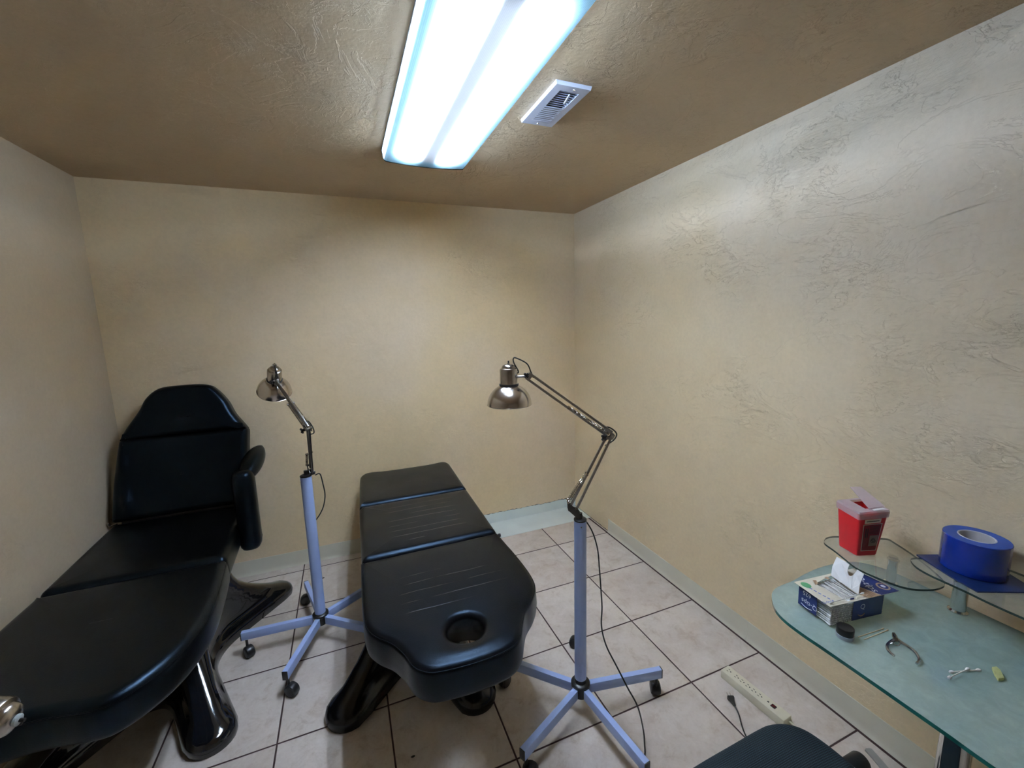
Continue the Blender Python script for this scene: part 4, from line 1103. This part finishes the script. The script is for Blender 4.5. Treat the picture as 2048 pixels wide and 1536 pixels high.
pq(bm, [(1700, 1197), (1708, 1195), (1709, 1198), (1701, 1200)], Z1, 0)
obj('printed_text', bm, ['navy', 'printtan', 'printbrown', 'printwhite', 'printgreen', 'printblue'], cd, smooth=False, recalc=False)
# raised flap with a round thumb notch
bm = bmesh.new()
fa, fb = cp(.24, .90, .001), cp(.60, .34, .001)
hdir = Vector((0, 0, 1)); out_ = []
fl_px = [(1661, 1146), (1671, 1112)]
f1 = at(1662, 1151, z=CZ + .001); f2 = at(1717, 1189, z=CZ + .001)
uph = at(1728, 1148, z=CZ + .042) - f2
def fp(u, v):
    return f1.lerp(f2, u) + uph * v - ex * (math.sin(v * math.pi) * .006)
pts = [(0, 0), (1, 0), (1, .5), (1.0, 1)]
nt_ = [(.62 - .14 * math.cos(math.pi * i / 10) * -1, 1 - .42 * math.sin(math.pi * i / 10)) for i in range(11)]
outline = [(0, 0), (.25, 0), (.5, 0), (.75, 0), (1, 0), (1, .5), (1, 1)] + [(u, v) for u, v in nt_] + [(.3, 1.02), (0, 1.0), (0, .5)]
va = [bm.verts.new(fp(u, v)) for u, v in outline]; vb = [bm.verts.new(fp(u, v) + ex * .0008) for u, v in outline]
bm.faces.new(va); bm.faces.new(vb[::-1])
for i in range(len(outline)): bm.faces.new((va[i], va[(i + 1) % len(outline)], vb[(i + 1) % len(outline)], vb[i]))
obj('flap', bm, 'flap', cd, smooth=False)
# clear tray with swab stacks inside
bm = bmesh.new()
tr = lambda a0, a1, b0, b1, z: [cp(a0, b0, z), cp(a1, b0, z), cp(a1, b1, z), cp(a0, b1, z)]
loft(bm, [quad_ring(*tr(.10, .80, .10, .90, -.0715), rad=.010), quad_ring(*tr(.07, .83, .07, .93, -.066), rad=.012), quad_ring(*tr(.05, .86, .05, .95, -.002), rad=.012)], True, False)
obj('clear_tray', bm, 'clear', pk, smooth=False)
bm = bmesh.new()
def wrap(a0, a1, b0, b1, z0, z1, mi=0):
    pass
# navy printed sleeves on the two visible tray sides
bm.faces.new([bm.verts.new(p) for p in (cp(.048, .92, -.066), cp(.048, .40, -.066), cp(.040, .40, -.004), cp(.040, .92, -.004))]).material_index = 0
text_bm(bm, 'Q-tips', basis(cp(.0415, .60, -.044), ey, Vector((0, 0, -1))), .020, 1)
text_bm(bm, '625', basis(cp(.0385, .68, -.018), ey, Vector((0, 0, -1))), .018, 1)
tube(bm, [cp(.040, .52 + .05 * i, -.056 - .004 * math.sin(math.pi * i / 6)) for i in range(7)], .0008, 5, 1)
obj('end_sleeve', bm, ['navy', 'printwhite', 'printtan'], pk, smooth=False, recalc=False)
bm = bmesh.new()
bm.faces.new([bm.verts.new(p) for p in (cp(.36, .046, -.066), cp(.80, .046, -.066), cp(.80, .040, -.004), cp(.36, .040, -.004))]).material_index = 0
text_bm(bm, 'Q', basis(cp(.50, .039, -.028), ex, Vector((0, 0, 1))), .022, 1)
tube(bm, [cp(.44 + .016 * i, .040, -.050 - .006 * math.sin(math.pi * i / 6)) for i in range(7)], .0012, 5, 2)
obj('side_sleeve', bm, ['navy', 'printwhite', 'printtan'], pk, smooth=False, recalc=False)
def swab(bm, a, b, r=.0012, tip=.0026, L=.014, ms=0, mt=1):
    a, b = Vector(a), Vector(b); cyl(bm, a, b, r, seg=6, mi=ms); d = (b - a).normalized()
    for p, s in ((a, 1), (b, -1)):
        lathe(bm, p - d * s * .002, d * s, [(0, 0), (tip * .7, .001), (tip, .004), (tip * .95, .009), (r, L)], 8, mt, cap=False)
# layers of swabs, lying across the tray: the pile inside the pack cannot be counted
bm = bmesh.new()
for lay in range(9):
    for k in range(30):
        a = .07 + .74 * k / 29 + R3.uniform(-.004, .004); z = -.064 + lay * .0066
        if lay > 7 and not (.15 < a < .70): continue
        a0 = cp(a, .075 + R3.uniform(-.01, .01), z); b0 = cp(a + R3.uniform(-.006, .006), .90 + R3.uniform(-.01, .01), z + R3.uniform(-.001, .001))
        swab(bm, a0, b0, .0014, .0031)
sp_ = obj('cotton_swabs', bm, ['paperstick', 'cotton'], pk, label='white cotton swabs stacked inside the pack'); sp_['kind'] = 'stuff'
# one swab half out of the window
bm = bmesh.new(); swab(bm, at(1660, 1206, z=CZ + .004), at(1727, 1186, z=CZ + .010)); tag(obj('cotton_swab', bm, ['paperstick', 'cotton'], origin=at(1700, 1194, z=CZ + .006)), 'single cotton swab lying on the cream card of the swab pack', 'cotton swab')

# ---- two crossed swabs, two wooden sticks
DG = DZ + .0028
for i, (p, q, dz) in enumerate((((1897, 1356), (1937, 1337), .004), ((1900, 1344), (1960, 1340), 0))):
    bm = bmesh.new(); swab(bm, at(*p, z=DG + dz), at(*q, z=DG + dz), .0014, .0036, .013)
    o = obj('cotton_swab', bm, ['paperstick', 'cotton'], origin=at(1920, 1345, z=DZ))
    tag(o, ['short-looking cotton swab lying on top of the crossed pair on the desk', 'cotton swab underneath, pointing right, in the crossed pair on the desk'][i], 'cotton swab', 'crossed swabs on the desk')
for i, (p, q) in enumerate((((1716, 1274), (1767, 1257)), ((1728, 1279), (1776, 1260)))):
    bm = bmesh.new(); a = at(*p, z=DZ + .0013); b = at(*q, z=DZ + .0013); cyl(bm, a, b, .0011, .0011, 8); d = (b - a).normalized()
    lathe(bm, b - d * .008, d, [(.0011, 0), (.0018, .004), (.0016, .008), (0, .0095)], 8, cap=False)
    o = obj('wooden_stick', bm, 'stick', origin=a)
    tag(o, ['thin wooden stick nearer the swab pack, beside a matching stick', 'thin wooden stick nearer the nippers, beside a matching stick'][i], 'stick', 'thin wooden sticks on the desk')

# ---- jar
j = at(1689, 1274, z=DZ); jr = thing('small_jar', 'small clear jar with a black screw cap on the glass desk', 'jar', j)
bm = bmesh.new(); lathe(bm, j + Vector((0, 0, .0003)), (0, 0, 1), [(0, 0), (.018, 0), (.0205, .001), (.021, .004), (.0205, .010), (.017, .011), (.015, .004), (0, .003)], 40, cap=False); obj('jar_body', bm, 'clear_jar', jr)
bm = bmesh.new(); lathe(bm, j + Vector((0, 0, .0135)), (0, 0, 1), [(.0175, -.002), (.0198, -.0015), (.0202, .015), (.0192, .017), (.016, .0178), (0, .0178)], 40); cp_ = obj('cap', bm, 'blackplastic', jr)
bm = bmesh.new(); q = j + Vector((.0, -.0206, .018)); bm.faces.new([bm.verts.new(q + v) for v in (Vector((-.0012, 0, -.003)), Vector((.0016, .0002, -.003)), Vector((.0016, .0002, .003)), Vector((-.0012, 0, .003)))]); obj('cap_mark', bm, 'redlabel', cp_, smooth=False, recalc=False, label='small red mark on the black cap')

# ---- cuticle nippers
ng = DZ + .0072
np_ = thing('nippers', 'steel cuticle nippers lying open on the glass desk', 'nippers', at(1800, 1290, z=DZ))
def handle(px, name):
    P = spline([at(x, y, z=ng) for x, y in px], 6); n_ = len(P)
    bm = bmesh.new(); tube(bm, P, .004, 8, rad=[.0044 - .0016 * (i / n_) for i in range(n_)]); return obj(name, bm, 'steel', np_)
handle([(1791, 1279), (1783, 1283), (1775, 1290), (1775, 1298), (1781, 1306), (1789, 1312)], 'handle')
handle([(1793, 1278), (1801, 1284), (1816, 1293), (1829, 1303), (1836, 1313), (1838, 1321), (1833, 1327)], 'handle')
bm = bmesh.new()
for s in (-1, 1):
    a = at(1792, 1280, z=ng); b = at(1787 + s * 1.2, 1266, z=ng); tube(bm, [a, a.lerp(b, .5) + Vector((.0015 * s, 0, 0)), b], .003, 8, rad=[.0052, .0044, .0020])
cyl(bm, at(1792, 1279, z=ng - .0040), at(1792, 1279, z=ng + .0045), .005, seg=16); obj('jaws', bm, 'steel', np_)
bm = bmesh.new(); tube(bm, spline([at(1785, 1284, z=ng), at(1790, 1290, z=ng), at(1797, 1291, z=ng), at(1801, 1286, z=ng)], 5), .0012, 6); obj('return_spring', bm, 'steel', np_)

# ---- foam piece
bm = bmesh.new(); prism(bm, [tuple(at(x, y, z=DZ)[:2]) for x, y in ((1983, 1339), (1992, 1338), (2000, 1345), (2008, 1361), (1996, 1363), (1989, 1352))], DZ + .0002, DZ + .008, bevel=.0012)
tag(obj('sponge_scrap', bm, 'foam', origin=at(1996, 1350, z=DZ)), 'small pale yellow-green sponge scrap on the glass desk beside the crossed swabs', 'sponge')

# ============================================================ POWER STRIP
c0, c1_, c3 = at(1437, 1336, z=.040), at(1573, 1421, z=.040), at(1457, 1329, z=.040)
psx = (c1_ - c3).normalized(); Lp = .275; psy = Vector((-psx.y, psx.x, 0))
if psy.dot(c0 - c3) < 0: psy = -psy
Wp = .052
ps = thing('power_strip', 'cream six-outlet power strip lying on the floor tiles along the right wall', 'power strip', (c3 + psx * Lp / 2 + psy * Wp / 2) * 1.0)
ps.location.z = 0; WM[ps.name] = Vector((ps.location.x, ps.location.y, 0))
o_ = Vector((c3.x, c3.y, 0))
def pp(u, v, z): return o_ + psx * u + psy * v + Vector((0, 0, z))
bm = bmesh.new(); box(bm, (0, 0, 0), (Lp, Wp, .038), .004, mat4=Matrix(((psx.x, psy.x, 0, o_.x), (psx.y, psy.y, 0, o_.y), (0, 0, 1, .0003), (0, 0, 0, 1))))
obj('body', bm, 'powerstrip', ps)
PM = lambda u, v, z: Matrix(((psx.x, psy.x, 0, pp(u, v, 0).x), (psx.y, psy.y, 0, pp(u, v, 0).y), (0, 0, 1, z), (0, 0, 0, 1)))
for k in range(7):
    u = (.024, .060, .086, .112, .138, .164, .196)[k]
    bm = bmesh.new()
    if k < 6:
        for du, dv in ((-.005, -.0062), (-.005, .0062)): box(bm, (du - .0034, dv - .0012, 0), (du + .0034, dv + .0012, .0006), mat4=PM(u, Wp / 2, .0382))
        lathe(bm, pp(u + .006, Wp / 2, .0382), (0, 0, 1), [(.0026, 0), (.0026, .0006)], 10)
    else: box(bm, (-.003, -.003, 0), (.003, .003, .0006), mat4=PM(u, Wp / 2 - .002, .0382))
    obj('outlet' if k < 6 else 'indicator', bm, 'slot', ps, smooth=False)
bm = bmesh.new(); box(bm, (-.009, -.008, 0), (.009, .008, .004), .001, mat4=PM(.219, Wp / 2, .037)); sw_ = obj('switch_surround', bm, 'slot', ps)
bm = bmesh.new(); box(bm, (-.007, -.0055, 0), (.007, .0055, .004), .001, mat4=PM(.219, Wp / 2, .0385)); obj('rocker', bm, 'redswitch', sw_)
bm = bmesh.new(); box(bm, (0, .012, .0003), (.014, .040, .005), .001, mat4=PM(Lp, 0, 0)); prism(bm, [(0, 0), (.014, 0), (0, .024)], 0, .003, tf=lambda p: pp(Lp + p[0], .004 + p[2], .006 + p[1])); obj('mounting_tab', bm, 'powerstrip', ps)
bm = bmesh.new(); tube(bm, spline([pp(Lp, Wp * .3, .02), pp(Lp + .05, Wp * .28, .012), pp(Lp + .12, Wp * .4, .004), pp(Lp + .3, Wp, .004), pp(Lp + .6, Wp * 1.2, .004), pp(Lp + .9, Wp * .8, .004)], 8), .0035, 8); obj('mains_lead', bm, 'powerstrip', ps)

# ============================================================ OFFICE CHAIR
ch = thing('office_chair', 'dark woven fabric office chair seat in front of the glass desk', 'chair', (.885, .46, 0))
seat_o = [(.662, .35), (.660, .50), (.662, .60), (.676, .655), (.705, .682), (.76, .688), (.88, .691), (.97, .693), (1.02, .690), (1.065, .672), (1.096, .640), (1.110, .590), (1.114, .52), (1.112, .40), (1.105, .28), (1.075, .225), (1.00, .21), (.88, .208), (.76, .21), (.70, .235), (.668, .28)]
so = [(p.x, p.y) for p in spline([(x, y, 0) for x, y in seat_o], 5, closed=True)]
bm = bmesh.new(); cushion(bm, so, .415, .474, .034, puff=.010, rb=.012); obj('seat', bm, 'fabric', ch, auto=80)
bm = bmesh.new(); cushion(bm, [(x * .93 + .885 * .07, y * .93 + .45 * .07) for x, y in so], .398, .418, .008, puff=.0, rb=.006); obj('seat_shell', bm, 'blackplastic', ch)
bm = bmesh.new(); box(bm, (.80, .36, .355), (.97, .56, .398), .006); obj('mechanism', bm, 'frame', ch)
bm = bmesh.new(); cyl(bm, (.885, .46, .06), (.885, .46, .358), .025, seg=24); cyl(bm, (.885, .46, .20), (.885, .46, .358), .030, seg=24); obj('gas_column', bm, 'blackplastic', ch)
kx = at(1716, 1516, z=.415)
bm = bmesh.new(); lathe(bm, (kx.x - .05, kx.y - .004, .405), (1, 0, 0), [(.022, 0), (.024, .003), (.024, .055), (.022, .060), (0, .061)], 28); obj('tension_knob', bm, 'blackplastic', ch)
la_, lb_ = at(1738, 1500, z=.41), at(1776, 1545, z=.41)
bm = bmesh.new()
P = spline([la_ + Vector((0, .004, 0)), la_.lerp(lb_, .4), lb_, lb_ + (lb_ - la_) * .8], 6)
rows = []
for i, p in enumerate(P):
    d = (P[min(i + 1, len(P) - 1)] - P[max(i - 1, 0)]).normalized(); s = d.cross(Vector((0, 0, 1))).normalized(); w_ = .010 if i else .005
    rows.append([p + s * w_ + Vector((0, 0, .002)), p - s * w_ + Vector((0, 0, .002)), p - s * w_ - Vector((0, 0, .002)), p + s * w_ - Vector((0, 0, .002))])
loft(bm, rows)
obj('height_lever', bm, 'lever', ch)
bm = bmesh.new(); cyl(bm, (.93, .42, .39), lb_ + (lb_ - la_) * .6 + Vector((0, 0, -.003)), .005, seg=8); obj('lever_rod', bm, 'frame', ch)
for k in range(5):
    a = math.radians(70 + 72 * k); d = Vector((math.cos(a), math.sin(a), 0)); c = Vector((.885, .46, 0))
    bm = bmesh.new(); tube(bm, [c + d * .02 + Vector((0, 0, .085)), c + d * .14 + Vector((0, 0, .080)), c + d * .27 + Vector((0, 0, .066))], .02, 10, rad=[.026, .020, .014]); obj('base_arm', bm, 'blackplastic', ch)
    bm = bmesh.new(); ax_ = Vector((-d.y, d.x, 0)); q = c + d * .275 + Vector((0, 0, .027))
    lathe(bm, q - ax_ * .02, ax_, [(0, 0), (.024, 0), (.027, .004), (.027, .036), (.024, .040), (0, .040)], 20); cyl(bm, q, q + Vector((0, 0, .035)), .006, seg=8); obj('caster', bm, 'blackplastic', ch)

# ============================================================ SPECKS ON THE FLOOR
for (px, py, r_, lab) in ((826, 1513, .006, 'tiny dark scrap on the shaded tile in front of the flat bed'), (646, 1156, .007, 'tiny black speck on the tile just right of the far lamp pole')):
    p = at(px, py, z=.001); bm = bmesh.new(); bmesh.ops.create_icosphere(bm, subdivisions=2, radius=r_)
    for v in bm.verts: v.co = Vector((v.co.x * (1.3 + .4 * noise.noise(v.co * 400)), v.co.y * .7, max(-.0008, v.co.z * .35))) + p
    tag(obj('floor_speck', bm, 'cork', origin=p), lab, 'debris')
